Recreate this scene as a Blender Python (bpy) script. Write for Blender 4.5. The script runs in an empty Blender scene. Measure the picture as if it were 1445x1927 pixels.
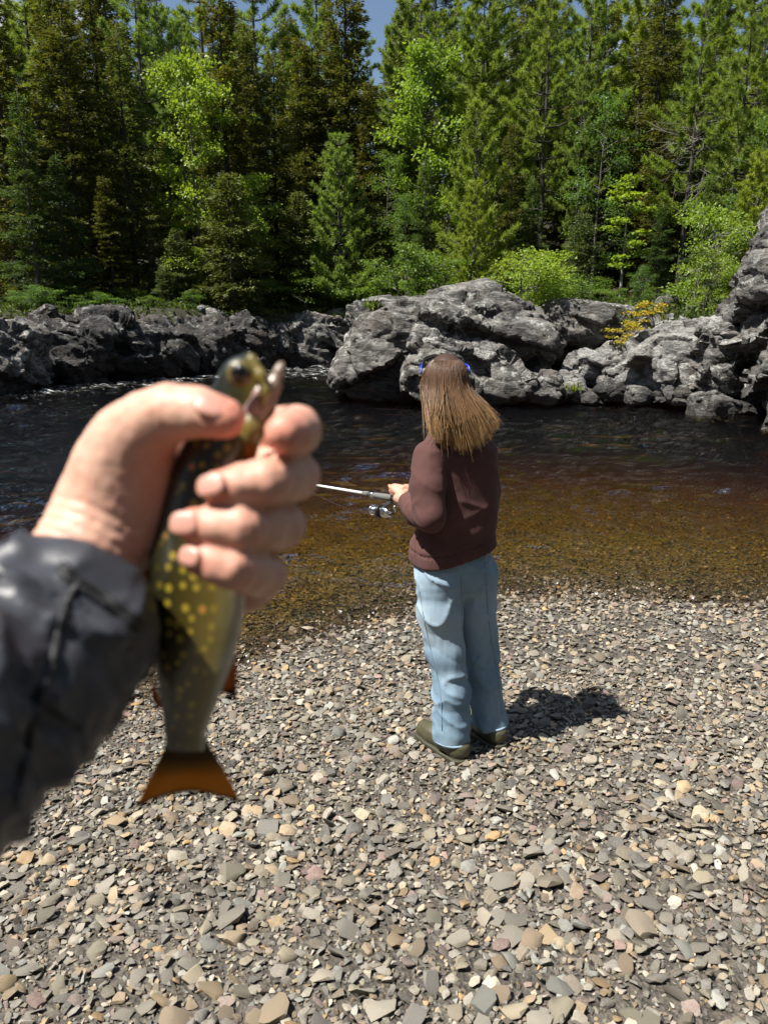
import bpy, bmesh, math, random
import numpy as np
from mathutils import Vector, Matrix

random.seed(7)
RNG = np.random.default_rng(7)
scene = bpy.context.scene
COL = scene.collection

# ------------------------------------------------------------------ camera
PITCH = math.radians(15.2)
CAM_Z = 2.03                      # metres above the river
FPX = 1447.0                      # focal length in photograph pixels (1445 x 1927)
cam_data = bpy.data.cameras.new('camera')
cam = bpy.data.objects.new('camera', cam_data)
COL.objects.link(cam)
cam.location = (0, 0, CAM_Z)
cam.rotation_euler = (math.pi / 2 - PITCH, 0, 0)
cam_data.sensor_fit = 'VERTICAL'
cam_data.sensor_height = 24.0
cam_data.lens = 24.0 * FPX / 1927.0
cam_data.clip_start = 0.02
cam_data.clip_end = 2000.0
cam_data.dof.use_dof = True
cam_data.dof.focus_distance = 5.0
cam_data.dof.aperture_fstop = 5.2
scene.camera = cam

# ------------------------------------------------------------------ sky and sun
SUN_EL = math.radians(61.0)
SUN_DIR = Vector((-0.91, -0.42, 0)).normalized() * math.cos(SUN_EL) + Vector((0, 0, math.sin(SUN_EL)))
world = bpy.data.worlds.new('World')
scene.world = world
world.use_nodes = True
wn = world.node_tree
wn.nodes.clear()
w_out = wn.nodes.new('ShaderNodeOutputWorld')
w_bg = wn.nodes.new('ShaderNodeBackground')
w_sky = wn.nodes.new('ShaderNodeTexSky')
w_sky.sky_type = 'NISHITA'
w_sky.sun_disc = False
w_sky.sun_elevation = SUN_EL
w_sky.sun_rotation = math.atan2(SUN_DIR.x, SUN_DIR.y)
w_sky.air_density = 1.0
w_sky.dust_density = 0.6
w_bg.inputs['Strength'].default_value = 0.056
# scattered white clouds all over the sky
w_tc = wn.nodes.new('ShaderNodeTexCoord')
w_map = wn.nodes.new('ShaderNodeMapping')
w_map.inputs['Scale'].default_value = (1.6, 1.6, 3.6)
w_map.inputs['Location'].default_value = (0.35, 0.2, 0.1)
w_noise = wn.nodes.new('ShaderNodeTexNoise')
w_noise.inputs['Scale'].default_value = 2.1
w_noise.inputs['Detail'].default_value = 5.0
w_noise.inputs['Roughness'].default_value = 0.55
w_ramp = wn.nodes.new('ShaderNodeValToRGB')
w_ramp.color_ramp.elements[0].position = 0.53
w_ramp.color_ramp.elements[1].position = 0.66
w_mix = wn.nodes.new('ShaderNodeMix')
w_mix.data_type = 'RGBA'
w_mix.inputs[7].default_value = (7.0, 7.2, 7.6, 1)
wn.links.new(w_tc.outputs['Generated'], w_map.inputs['Vector'])
wn.links.new(w_map.outputs[0], w_noise.inputs['Vector'])
wn.links.new(w_noise.outputs['Fac'], w_ramp.inputs['Fac'])
wn.links.new(w_ramp.outputs['Color'], w_mix.inputs[0])
wn.links.new(w_sky.outputs[0], w_mix.inputs[6])
wn.links.new(w_mix.outputs[2], w_bg.inputs['Color'])
wn.links.new(w_bg.outputs[0], w_out.inputs['Surface'])

sun_data = bpy.data.lights.new('sun', 'SUN')
sun_data.energy = 5.0
sun_data.angle = math.radians(0.53)
sun_data.color = (1.0, 0.955, 0.88)
sun = bpy.data.objects.new('sun', sun_data)
COL.objects.link(sun)
sun.rotation_euler = (-SUN_DIR).to_track_quat('-Z', 'Y').to_euler()
sun.location = (-10, -4, 20)

scene.view_settings.view_transform = 'Standard'
scene.view_settings.look = 'None'
scene.view_settings.exposure = 1.0
scene.view_settings.gamma = 1.0
scene.render.engine = 'CYCLES'
cy = scene.cycles
cy.use_denoising = True
cy.max_bounces = 8
cy.diffuse_bounces = 3
cy.glossy_bounces = 3
cy.transmission_bounces = 4
cy.transparent_max_bounces = 12
cy.volume_bounces = 0
cy.caustics_reflective = False
cy.caustics_refractive = False
cy.sample_clamp_indirect = 6.0

# ------------------------------------------------------------------ where a picture point lies in the place
_cp, _sp = math.cos(PITCH), math.sin(PITCH)
def ray(px, py):
    u = (px - 722.5) / FPX; v = (963.5 - py) / FPX
    return np.array([u, _cp + v * _sp, -_sp + v * _cp])
def PD(px, py, d):                 # d metres in front of the camera
    return np.array([0, 0, CAM_Z]) + ray(px, py) * d
def PY(px, py, Y):                 # on the upright plane y = Y
    r = ray(px, py); return np.array([0, 0, CAM_Z]) + r * (Y / r[1])
def PZ(px, py, z=0.0):             # on the level plane z
    r = ray(px, py); return np.array([0, 0, CAM_Z]) + r * ((z - CAM_Z) / r[2])

# ------------------------------------------------------------------ noise
_TAB = np.random.default_rng(99).random(65536).astype(np.float32)
def _hash(ix, iy, iz, s):
    h = (ix * 73856093) ^ (iy * 19349663) ^ (iz * 83492791) ^ (s * 2654435761 & 0x7fffffff)
    h ^= (h >> 13); h = (h * 1274126177) & 0x7fffffffffff; h ^= (h >> 16)
    return _TAB[h & 0xffff]
def vnoise(p, seed=0):
    p = np.asarray(p, dtype=np.float64)
    i = np.floor(p).astype(np.int64); f = p - i
    f = f * f * f * (f * (f * 6 - 15) + 10)
    x, y, z = i[..., 0], i[..., 1], i[..., 2]; fx, fy, fz = f[..., 0], f[..., 1], f[..., 2]
    r = 0
    for dx in (0, 1):
        for dy in (0, 1):
            for dz in (0, 1):
                w = (fx if dx else 1 - fx) * (fy if dy else 1 - fy) * (fz if dz else 1 - fz)
                r = r + w * _hash(x + dx, y + dy, z + dz, seed)
    return r * 2 - 1
def fbm(p, octv=4, lac=2.03, gain=0.5, seed=0):
    p = np.asarray(p, dtype=np.float64); a = 1.0; r = 0
    for o in range(octv):
        r = r + a * vnoise(p, seed + o * 17); p = p * lac + 3.7; a *= gain
    return r
def worley(p, seed=0):             # nearest cell point: returns F1, F2, cell centre, cell hash
    p = np.asarray(p, dtype=np.float64); i = np.floor(p).astype(np.int64)
    n = len(p); F1 = np.full(n, 9.0); F2 = np.full(n, 9.0)
    C = np.zeros((n, 3)); H = np.zeros((n, 3))
    for dx in (-1, 0, 1):
        for dy in (-1, 0, 1):
            for dz in (-1, 0, 1):
                q = i + np.array([dx, dy, dz])
                c = q + np.stack([_hash(q[:, 0], q[:, 1], q[:, 2], seed + k) for k in range(3)], 1)
                d = np.linalg.norm(p - c, axis=1)
                near = d < F1
                F2 = np.where(near, F1, np.minimum(F2, d))
                F1 = np.where(near, d, F1)
                C[near] = c[near]
                qn = q[near]
                if len(qn):
                    H[near] = np.stack([_hash(qn[:, 0], qn[:, 1], qn[:, 2], seed + 11 + k) for k in range(3)], 1)
    return F1, F2, C, H

# ------------------------------------------------------------------ solid shapes as distance fields
class Field:
    """A distance field on a grid; shapes are blended in only near where they lie."""
    def __init__(s, lo, hi, h):
        s.lo = np.array(lo, float); s.h = h
        s.n = np.maximum(np.ceil((np.array(hi, float) - s.lo) / h).astype(int) + 1, 3)
        s.F = np.full(s.n, 1e3, dtype=np.float32)
    def window(s, lo, hi):
        a = np.clip(np.floor((np.array(lo) - s.lo) / s.h).astype(int), 0, s.n - 1)
        b = np.clip(np.ceil((np.array(hi) - s.lo) / s.h).astype(int) + 1, 1, s.n)
        b = np.maximum(b, a + 1)
        ax = [s.lo[k] + s.h * np.arange(a[k], b[k]) for k in range(3)]
        g = np.stack(np.meshgrid(*ax, indexing='ij'), -1)
        return (slice(a[0], b[0]), slice(a[1], b[1]), slice(a[2], b[2])), g
    def blend(s, sl, d, k):
        f = s.F[sl]
        if k > 0:
            hh = np.clip(0.5 + 0.5 * (f - d) / k, 0, 1)
            s.F[sl] = f + (d - f) * hh - k * hh * (1 - hh)
        else:
            s.F[sl] = np.minimum(f, d)
    def cone(s, a, b, ra, rb, k=0.0, flat=None):
        """rounded cone from a to b; flat=(direction, factor) squeezes it along a direction"""
        a = np.array(a, float); b = np.array(b, float)
        m = max(ra, rb) * (1.0 if flat is None else max(1, flat[1])) + k + 2 * s.h
        sl, g = s.window(np.minimum(a, b) - m, np.maximum(a, b) + m)
        ab = b - a; L2 = max(ab @ ab, 1e-12)
        t = np.clip(((g - a) @ ab) / L2, 0, 1)
        q = g - a - t[..., None] * ab
        r = ra + (rb - ra) * t
        if flat is not None:
            dr = np.array(flat[0], float); dr /= np.linalg.norm(dr)
            c = q @ dr
            q = q + (c / flat[1] - c)[..., None] * dr
        d = np.linalg.norm(q, axis=-1) - r
        s.blend(sl, d, k)
    def chain(s, pts, rad, k=0.0, flat=None):
        for i in range(len(pts) - 1):
            s.cone(pts[i], pts[i + 1], rad[i], rad[i + 1], k, flat)
    def ell(s, c, r, k=0.0, R=None, p=2.0):
        c = np.array(c, float); r = np.array(r, float)
        m = r.max() * 1.05 + k + 2 * s.h
        sl, g = s.window(c - m, c + m)
        q = g - c
        if R is not None: q = q @ np.array(R)        # columns of R: the axes
        q = np.abs(q / r)
        n = (q[..., 0] ** p + q[..., 1] ** p + q[..., 2] ** p) ** (1 / p)
        s.blend(sl, (n - 1) * r.min(), k)
    def cut(s, point, normal, k=0.0):                # take away what lies on the normal's side
        g = s.grid(); n = np.array(normal, float); n /= np.linalg.norm(n)
        d = (g - np.array(point, float)) @ n
        if k > 0:
            hh = np.clip(0.5 - 0.5 * (d - s.F) / k, 0, 1)
            s.F = (d + (s.F - d) * hh + k * hh * (1 - hh)).astype(np.float32)
        else:
            s.F = np.maximum(s.F, d).astype(np.float32)
    def grid(s):
        ax = [s.lo[k] + s.h * np.arange(s.n[k]) for k in range(3)]
        return np.stack(np.meshgrid(*ax, indexing='ij'), -1)
    def mesh(s):
        F = s.F.copy()
        for ax in range(3):                          # closed at the borders
            ix = [slice(None)] * 3
            ix[ax] = 0; F[tuple(ix)] = np.maximum(F[tuple(ix)], 1e-3)
            ix[ax] = -1; F[tuple(ix)] = np.maximum(F[tuple(ix)], 1e-3)
        I = F < 0
        A = I[:-1, :-1, :-1]; cnt = np.zeros(A.shape, np.int8)
        offs = [(x, y, z) for x in (0, 1) for y in (0, 1) for z in (0, 1)]
        nx, ny, nz = F.shape
        for o in offs:
            cnt += I[o[0]:nx - 1 + o[0], o[1]:ny - 1 + o[1], o[2]:nz - 1 + o[2]]
        act = (cnt > 0) & (cnt < 8)
        idx = np.argwhere(act)
        vid = np.full(act.shape, -1, np.int64); vid[act] = np.arange(len(idx))
        V = np.array([F[idx[:, 0] + o[0], idx[:, 1] + o[1], idx[:, 2] + o[2]] for o in offs])
        acc = np.zeros((len(idx), 3)); num = np.zeros(len(idx))
        for i, a in enumerate(offs):
            for j, b in enumerate(offs):
                if j > i and sum(abs(a[k] - b[k]) for k in range(3)) == 1:
                    m = (V[i] < 0) != (V[j] < 0)
                    t = np.where(m, V[i] / np.where(m, V[i] - V[j], 1), 0)
                    p = np.array(a)[None] + t[:, None] * (np.array(b) - np.array(a))[None]
                    acc += np.where(m[:, None], p, 0); num += m
        verts = s.lo + s.h * (idx + acc / num[:, None])
        faces = []
        for ax in range(3):
            o1, o2 = [(1, 2), (2, 0), (0, 1)][ax]
            sl0 = [slice(1, -1)] * 3; sl1 = [slice(1, -1)] * 3
            sl0[ax] = slice(0, -1); sl1[ax] = slice(1, None)
            a = I[tuple(sl0)]; b = I[tuple(sl1)]
            e = np.argwhere(a != b)
            if not len(e): continue
            flip = a[e[:, 0], e[:, 1], e[:, 2]]
            base = e + 1; base[:, ax] -= 1
            def cell(d1, d2):
                c = base.copy(); c[:, o1] -= d1; c[:, o2] -= d2
                return vid[c[:, 0], c[:, 1], c[:, 2]]
            q = np.stack([cell(0, 0), cell(1, 0), cell(1, 1), cell(0, 1)], 1)
            q[~flip] = q[~flip][:, ::-1]
            faces.append(q)
        return verts, np.concatenate(faces)

# ------------------------------------------------------------------ meshes and objects
def make_mesh(name, verts, faces, smooth=True, mats=(), attrs=None, sharp=None):
    verts = np.asarray(verts, dtype=np.float32)
    me = bpy.data.meshes.new(name)
    if isinstance(faces, np.ndarray):
        nf, k = faces.shape
        me.vertices.add(len(verts)); me.vertices.foreach_set('co', verts.ravel())
        me.loops.add(nf * k); me.loops.foreach_set('vertex_index', faces.astype(np.int32).ravel())
        me.polygons.add(nf)
        me.polygons.foreach_set('loop_start', np.arange(0, nf * k, k, dtype=np.int32))
        me.polygons.foreach_set('loop_total', np.full(nf, k, dtype=np.int32))
        me.update(calc_edges=True)
    else:
        me.from_pydata([tuple(v) for v in verts], [], faces)
    me.polygons.foreach_set('use_smooth', np.full(len(me.polygons), bool(smooth)))
    for m in mats: me.materials.append(m)
    if attrs:
        for an, av in attrs.items():
            av = np.asarray(av, dtype=np.float32)
            if av.ndim == 1:
                a = me.attributes.new(an, 'FLOAT', 'POINT'); a.data.foreach_set('value', av)
            else:
                if av.shape[1] == 3: av = np.concatenate([av, np.ones((len(av), 1), np.float32)], 1)
                a = me.attributes.new(an, 'FLOAT_COLOR', 'POINT'); a.data.foreach_set('color', av.ravel())
    if sharp is not None: me.set_sharp_from_angle(angle=math.radians(sharp))
    me.update()
    return me
def link(name, me, parent=None, loc=(0, 0, 0)):
    o = bpy.data.objects.new(name, me); COL.objects.link(o)
    o.location = loc
    if parent is not None: o.parent = parent
    return o
def tag(o, label=None, cat=None, group=None, kind=None):
    if label: o['label'] = label
    if cat: o['category'] = cat
    if group: o['group'] = group
    if kind: o['kind'] = kind
    return o
def thing(name, label, cat, loc, group=None):
    o = bpy.data.objects.new(name, None); COL.objects.link(o)
    o.empty_display_size = 0.1; o.location = loc
    return tag(o, label, cat, group)
def wpart(name, verts, faces, m, parent, smooth=True, attrs=None, sharp=None, root=None):
    """a part given in world coordinates under a thing (or under a part that sits at its thing's origin)"""
    base = np.array((root or parent).location)
    me = make_mesh(name, np.asarray(verts) - base, faces, smooth, [m], attrs, sharp)
    return link(name, me, parent)
def copy_tree(o, parent=None):
    c = o.copy(); COL.objects.link(c); c.parent = parent
    for ch in o.children: copy_tree(ch, c)
    return c
def normals(verts, faces):
    v = verts[faces]
    n = np.cross(v[:, 2] - v[:, 0], v[:, -1] - v[:, 1])
    out = np.zeros_like(verts)
    for k in range(faces.shape[1]): np.add.at(out, faces[:, k], n)
    return out / np.maximum(np.linalg.norm(out, axis=1, keepdims=True), 1e-12)
def unit(v): return v / np.maximum(np.linalg.norm(v, axis=-1, keepdims=True), 1e-9)
class Geo:
    """gathers quads/triangles (as quads with a repeated corner kept apart) into one mesh"""
    def __init__(s): s.v = []; s.f = []; s.n = 0; s.a = []
    def add(s, v, f, a=None):
        v = np.asarray(v, float); s.v.append(v); s.f += [tuple(int(i) + s.n for i in q) for q in f]
        s.n += len(v); s.a.append(np.full(len(v), 0.0 if a is None else a))
    def tube(s, pts, rad, sides=8, cap=True, a=None, squash=None):
        v, f = tube(pts, rad, sides, cap); s.add(v, f, a)
    def out(s): return np.concatenate(s.v), s.f
def frames(pts):
    pts = np.asarray(pts, float)
    T = np.gradient(pts, axis=0); T /= np.maximum(np.linalg.norm(T, axis=1, keepdims=True), 1e-9)
    up = np.array([0, 0, 1.0]) if abs(T[0, 2]) < 0.9 else np.array([1.0, 0, 0])
    N = []; n = np.cross(T[0], up); n /= np.linalg.norm(n)
    for t in T:
        n = n - t * (n @ t); n /= max(np.linalg.norm(n), 1e-9); N.append(n)
    N = np.array(N); B = np.cross(T, N)
    return T, N, B
def tube(pts, rad, sides=8, cap=True):
    pts = np.asarray(pts, float); rad = np.broadcast_to(rad, (len(pts),))
    T, N, B = frames(pts)
    th = np.arange(sides) / sides * 2 * math.pi
    v = (pts[:, None] + rad[:, None, None] * (np.cos(th)[None, :, None] * N[:, None] + np.sin(th)[None, :, None] * B[:, None])).reshape(-1, 3)
    f = []
    for i in range(len(pts) - 1):
        for j in range(sides):
            k = (j + 1) % sides
            f.append((i * sides + j, i * sides + k, (i + 1) * sides + k, (i + 1) * sides + j))
    if cap:
        f.append(tuple(range(sides - 1, -1, -1))); n = (len(pts) - 1) * sides
        f.append(tuple(range(n, n + sides)))
    return v, f
def spline(pts, n):
    """smooth curve through points"""
    P = np.asarray(pts, float); m = len(P)
    Q = np.vstack([2 * P[0] - P[1], P, 2 * P[-1] - P[-2]])
    t = np.linspace(0, m - 1 - 1e-9, n); i = t.astype(int); f = (t - i)[:, None]
    a, b, c, d = Q[i], Q[i + 1], Q[i + 2], Q[i + 3]
    return 0.5 * (2 * b + (c - a) * f + (2 * a - 5 * b + 4 * c - d) * f ** 2 + (3 * b - a - 3 * c + d) * f ** 3)

# ------------------------------------------------------------------ material helper
class M:
    def __init__(s, name):
        s.m = bpy.data.materials.new(name); s.m.use_nodes = True; s.t = s.m.node_tree; s.t.nodes.clear()
        s.o = s.t.nodes.new('ShaderNodeOutputMaterial')
    def set(s, sock, v):
        if hasattr(v, 'is_output') or isinstance(v, bpy.types.NodeSocket): s.t.links.new(v, sock)
        elif isinstance(v, (tuple, list)) and len(v) == 3 and sock.type == 'RGBA': sock.default_value = (*v, 1)
        else: sock.default_value = v
    def n(s, typ, ins=None, **props):
        nd = s.t.nodes.new('ShaderNode' + typ)
        for k, v in props.items(): setattr(nd, k, v)
        for k, v in (ins or {}).items(): s.set(nd.inputs[k], v)
        return nd
    def pos(s): return s.n('NewGeometry').outputs['Position']
    def obj(s): return s.n('TexCoord').outputs['Object']
    def attr(s, name, what='Fac'): return s.n('Attribute', attribute_name=name).outputs[what]
    def mapping(s, vec, scale=(1, 1, 1), rot=(0, 0, 0), loc=(0, 0, 0)):
        return s.n('Mapping', {'Vector': vec, 'Scale': scale, 'Rotation': rot, 'Location': loc}).outputs[0]
    def noise(s, vec, scale, detail=4.0, rough=0.55, dist=0.0, what='Fac'):
        return s.n('TexNoise', {'Vector': vec, 'Scale': scale, 'Detail': detail, 'Roughness': rough, 'Distortion': dist}).outputs[what]
    def voro(s, vec, scale, feature='F1', what='Distance', rnd=1.0):
        return s.n('TexVoronoi', {'Vector': vec, 'Scale': scale, 'Randomness': rnd}, feature=feature).outputs[what]
    def ramp(s, fac, stops, mode='LINEAR'):
        r = s.n('ValToRGB', {'Fac': fac}); cr = r.color_ramp; cr.interpolation = mode
        while len(cr.elements) > 1: cr.elements.remove(cr.elements[-1])
        for i, (p, c) in enumerate(stops):
            e = cr.elements[0] if i == 0 else cr.elements.new(p)
            e.position = p; e.color = (*c, 1) if isinstance(c, (tuple, list)) else (c, c, c, 1)
        return r.outputs['Color']
    def mix(s, fac, a, b, mode='MIX'):
        nd = s.n('Mix', data_type='RGBA', blend_type=mode)
        s.set(nd.inputs[0], fac); s.set(nd.inputs[6], a); s.set(nd.inputs[7], b)
        return nd.outputs[2]
    def math(s, op, a, b=0.0, clamp=False):
        nd = s.n('Math', operation=op, use_clamp=clamp); s.set(nd.inputs[0], a); s.set(nd.inputs[1], b)
        return nd.outputs[0]
    def sep(s, vec): return s.n('SeparateXYZ', {'Vector': vec}).outputs
    def rng(s, v, a, b, c=0.0, d=1.0):
        return s.n('MapRange', {'Value': v, 'From Min': a, 'From Max': b, 'To Min': c, 'To Max': d}).outputs[0]
    def bump(s, h, strength=0.5, dist=0.02, normal=None):
        ins = {'Height': h, 'Strength': strength, 'Distance': dist}
        if normal is not None: ins['Normal'] = normal
        return s.n('Bump', ins).outputs[0]
    def bsdf(s, color, rough=0.6, normal=None, **kw):
        ins = {'Base Color': color, 'Roughness': rough}
        if normal is not None: ins['Normal'] = normal
        ins.update({k.replace('_', ' '): v for k, v in kw.items()})
        b = s.n('BsdfPrincipled', ins)
        s.t.links.new(b.outputs[0], s.o.inputs['Surface'])
        return b
    def surf(s, sh): s.t.links.new(sh, s.o.inputs['Surface'])

# ================================================================== the land
def _interp(pts):
    xs = np.array([p[0] for p in pts], float); ys = np.array([p[1] for p in pts], float)
    gx = np.linspace(xs[0], xs[-1], 4000); gy = np.interp(gx, xs, ys)
    k = 41; ker = np.hanning(k + 2)[1:-1]; ker /= ker.sum()
    gp = np.pad(gy, k // 2, mode='edge'); gy = np.convolve(gp, ker, 'valid')
    return lambda x: np.interp(x, gx, gy)
shore = _interp([(-60, -30), (-8, -4.5), (-4, 0.9), (-2.3, 2.55), (-1.3, 3.66), (-0.45, 4.5), (0.1, 4.9), (0.8, 5.1), (1.7, 5.12), (2.7, 4.98), (4.5, 4.5), (9, 2.5), (60, -20)])
bank = _interp([(-80, 8), (-40, 12), (-20, 15.2), (-9.5, 18.9), (-6, 22.0), (-3, 25.5), (-1, 27.2), (0.3, 25.5), (1.6, 20.6), (4, 19.8), (5, 17.6), (6.5, 15.6), (7.5, 14.2), (8.5, 11.5), (10, 7), (14, 2), (60, -20)])
def sstep(t): t = np.clip(t, 0, 1); return t * t * (3 - 2 * t)
def height(x, y):
    x = np.asarray(x, float); y = np.asarray(y, float)
    P = np.stack([x, y, np.zeros_like(x)], -1)
    d = shore(x) - y + 0.10 * vnoise(P * 1.3, 3) + 0.035 * vnoise(P * 4.0, 4)
    near = np.where(d > 0, 0.084 * np.minimum(d, 9) + 0.02 * np.maximum(np.minimum(d, 30) - 9, 0),
                    -np.minimum(0.058 * -d + 0.0022 * d * d, 1.7))
    e = y - bank(x)
    far = -1.8 + 3.55 * sstep((e + 0.6) / 1.9) + 0.025 * np.clip(e - 1.5, 0, 40) + 0.17 * np.clip(y - 34, 0, 60)
    far = far + np.where(e > 1.0, 0.16 * fbm(P * 0.45, 3, seed=5), 0.0)
    return np.maximum(near, far)

# --- ground material: wet gravel bed and grit by the water, brown litter and moss under the trees
def ground_material():
    k = M('ground'); p = k.pos(); z = k.sep(p)[2]; y = k.sep(p)[1]
    v = k.n('TexVoronoi', {'Vector': p, 'Scale': 75.0}); vc = v.outputs['Color']; vd = v.outputs['Distance']
    v2 = k.n('TexVoronoi', {'Vector': p, 'Scale': 30.0})
    grey = k.sep(vc)[0]
    grit = k.ramp(grey, [(0, (.030, .026, .020)), (.35, (.062, .053, .040)), (.6, (.085, .075, .062)), (.8, (.12, .10, .076)), (.92, (.08, .066, .062)), (1, (.16, .145, .12))])
    grit = k.mix(0.5, grit, k.ramp(k.sep(v2.outputs['Color'])[1], [(0, (.036, .031, .023)), (.5, (.070, .061, .051)), (1, (.13, .115, .09))]))
    wet = k.rng(k.math('ADD', z, k.math('MULTIPLY', k.noise(p, 2.5), 0.04)), 0.022, 0.055, 1, 0)
    col = k.mix(wet, grit, k.mix(k.rng(z, .0, -.06), k.mix(1.0, grit, (.62, .50, .35), 'MULTIPLY'), k.mix(1.0, grit, (1.7, 1.32, .72), 'MULTIPLY')))
    litter = k.ramp(k.noise(p, 3.0, 6, .7), [(.3, (.016, .013, .007)), (.5, (.038, .030, .016)), (.62, (.024, .036, .010)), (.8, (.055, .048, .022))])
    far = k.rng(y, 11.5, 12.5)
    up = k.rng(z, 0.5, 1.1)
    col = k.mix(k.math('MULTIPLY', far, up), col, litter)
    rough = k.rng(wet, 0, 1, .85, .32)
    b = k.bump(vd, 0.7, 0.012)
    b = k.bump(v2.outputs['Distance'], 0.7, 0.02, b)
    k.bsdf(col, rough, b)
    return k.m
GROUND = ground_material()
def axis(parts):
    r = []
    for a, b, st in parts: r.append(np.arange(a, b, st))
    return np.concatenate(r)
gx = axis([(-600, -60, 45), (-60, -14, 2.0), (-14, -4.5, 0.4), (-4.5, 4.5, 0.09), (4.5, 14, 0.4), (14, 60, 2.0), (60, 601, 45)])
gy = axis([(-300, -20, 28), (-20, 0, 1.0), (0, 7, 0.09), (7, 14, 0.25), (14, 34, 0.3), (34, 90, 2.0), (90, 800, 50)])
X, Y = np.meshgrid(gx, gy, indexing='ij'); Z = height(X, Y)
nx, ny = X.shape
ii = np.arange(nx * ny).reshape(nx, ny)
gf = np.stack([ii[:-1, :-1], ii[1:, :-1], ii[1:, 1:], ii[:-1, 1:]], -1).reshape(-1, 4)
ground = tag(link('ground', make_mesh('ground', np.stack([X, Y, Z], -1).reshape(-1, 3), gf, True, [GROUND])), kind='structure')

# ------------------------------------------------------------------ the river
def water_material():
    k = M('river_water'); p = k.pos()
    n1 = k.noise(k.mapping(p, (1.0, 2.2, 1.0)), 5.0, 3, .55, .4)
    n2 = k.noise(k.mapping(p, (1.0, 1.9, 1.0), (0, 0, .5)), 17.0, 3, .5, .3)
    n3 = k.noise(k.mapping(p, (1.0, 1.8, 1.0), (0, 0, -.3)), 50.0, 2, .5)
    b = k.bump(n1, 0.7, 0.12)
    b = k.bump(n2, 1.0, 0.06, b)
    b = k.bump(n3, 0.4, 0.012, b)
    fr = k.n('Fresnel', {'IOR': 1.333, 'Normal': b}).outputs[0]
    gl = k.n('BsdfGlossy', {'Color': (1, 1, 1), 'Roughness': 0.012, 'Normal': b}).outputs[0]
    tr = k.n('BsdfTransparent', {'Color': (1, 1, 1)}).outputs[0]
    ms = k.n('MixShader', {0: fr, 1: tr, 2: gl}).outputs[0]
    foam = k.n('BsdfDiffuse', {'Color': (.75, .76, .76), 'Roughness': 1.0}).outputs[0]
    fn = k.noise(k.mapping(p, (0.55, 2.4, 1.0), (0, 0, .3)), 6.5, 7, .74, .7)
    fa = k.math('ADD', fn, k.math('MULTIPLY', k.attr('foam'), 0.235))
    fm = k.rng(fa, .79, .86, 0, .9)
    ms2 = k.n('MixShader', {0: fm, 1: ms, 2: foam}).outputs[0]
    k.surf(ms2)
    va = k.n('VolumeAbsorption', {'Color': (.84, .74, .05), 'Density': 3.9}).outputs[0]
    k.t.links.new(va, k.o.inputs['Volume'])
    return k.m
wa = np.linspace(-1, 1, 330)
wy = np.concatenate([np.arange(-6, 2.4, .35), np.arange(2.4, 6.5, .030), 6.5 + np.cumsum(np.linspace(.030, .19, 222))])
A, WY = np.meshgrid(wa, wy, indexing='ij')
WX = A * (5.5 + 0.62 * np.maximum(WY, 0))
wp = np.stack([WX, WY, np.zeros_like(WX)], -1)
calm = .5 + .5 * sstep((WY - shore(WX)) / 1.4)
rap = np.clip(np.exp(-((WY - bank(WX) + 1.6) / 1.9) ** 2) * sstep((-WX - 0.5) / 1.5) + 0.9 * np.exp(-((WX + 1.6) ** 2 / 5 + (WY - 22.5) ** 2 / 9)) + 0.70 * np.exp(-((WX + 6.0) ** 2 / 14 + (WY - 15.0) ** 2 / 14)), 0, 1)
q = wp.copy(); q[..., 0] += 0.35 * vnoise(wp * 0.8, 31); q[..., 1] += 0.35 * vnoise(wp * 0.8, 32)
w1 = vnoise(q * np.array([1.5, 3.4, 1]), 41); w2 = vnoise(q * np.array([3.6, 8.0, 1]) + 5, 42); w3 = vnoise(q * np.array([9, 17.0, 1]) + 9, 43)
r1 = 1 - np.abs(vnoise(q * np.array([2.6, 4.5, 1]), 44)); r2 = 1 - np.abs(vnoise(q * np.array([7, 11.0, 1]), 45))
WZ = calm * ((0.030 * w1 + 0.026 * w2) * (.45 + .9 * np.clip(.5 + vnoise(wp * .55, 48), 0, 1.3)) + 0.0080 * w3) + 0.0016 * w3 + rap * (0.06 * r1 ** 2 + 0.03 * r2 ** 2 + 0.02 * w2)
nwx, nwy = WX.shape
top = np.stack([WX, WY, WZ], -1).reshape(-1, 3)
wi = np.arange(nwx * nwy).reshape(nwx, nwy)
wf = np.stack([wi[:-1, :-1], wi[1:, :-1], wi[1:, 1:], wi[:-1, 1:]], -1).reshape(-1, 4).tolist()
rim = np.concatenate([wi[:, 0], wi[-1, 1:], wi[-2::-1, -1], wi[0, -2:0:-1]])
low = top[rim].copy(); low[:, 2] = -2.6
n0 = len(top); nr = len(rim)
for i in range(nr):
    j = (i + 1) % nr
    wf.append((int(rim[j]), int(rim[i]), n0 + i, n0 + j))
wf.append(tuple(range(n0 + nr - 1, n0 - 1, -1)))
wme = make_mesh('river', np.vstack([top, low]), [tuple(f) for f in wf], True, [water_material()],
                {'foam': np.concatenate([rap.ravel(), np.zeros(nr)])})
river = tag(link('river', wme), kind='structure')

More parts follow.
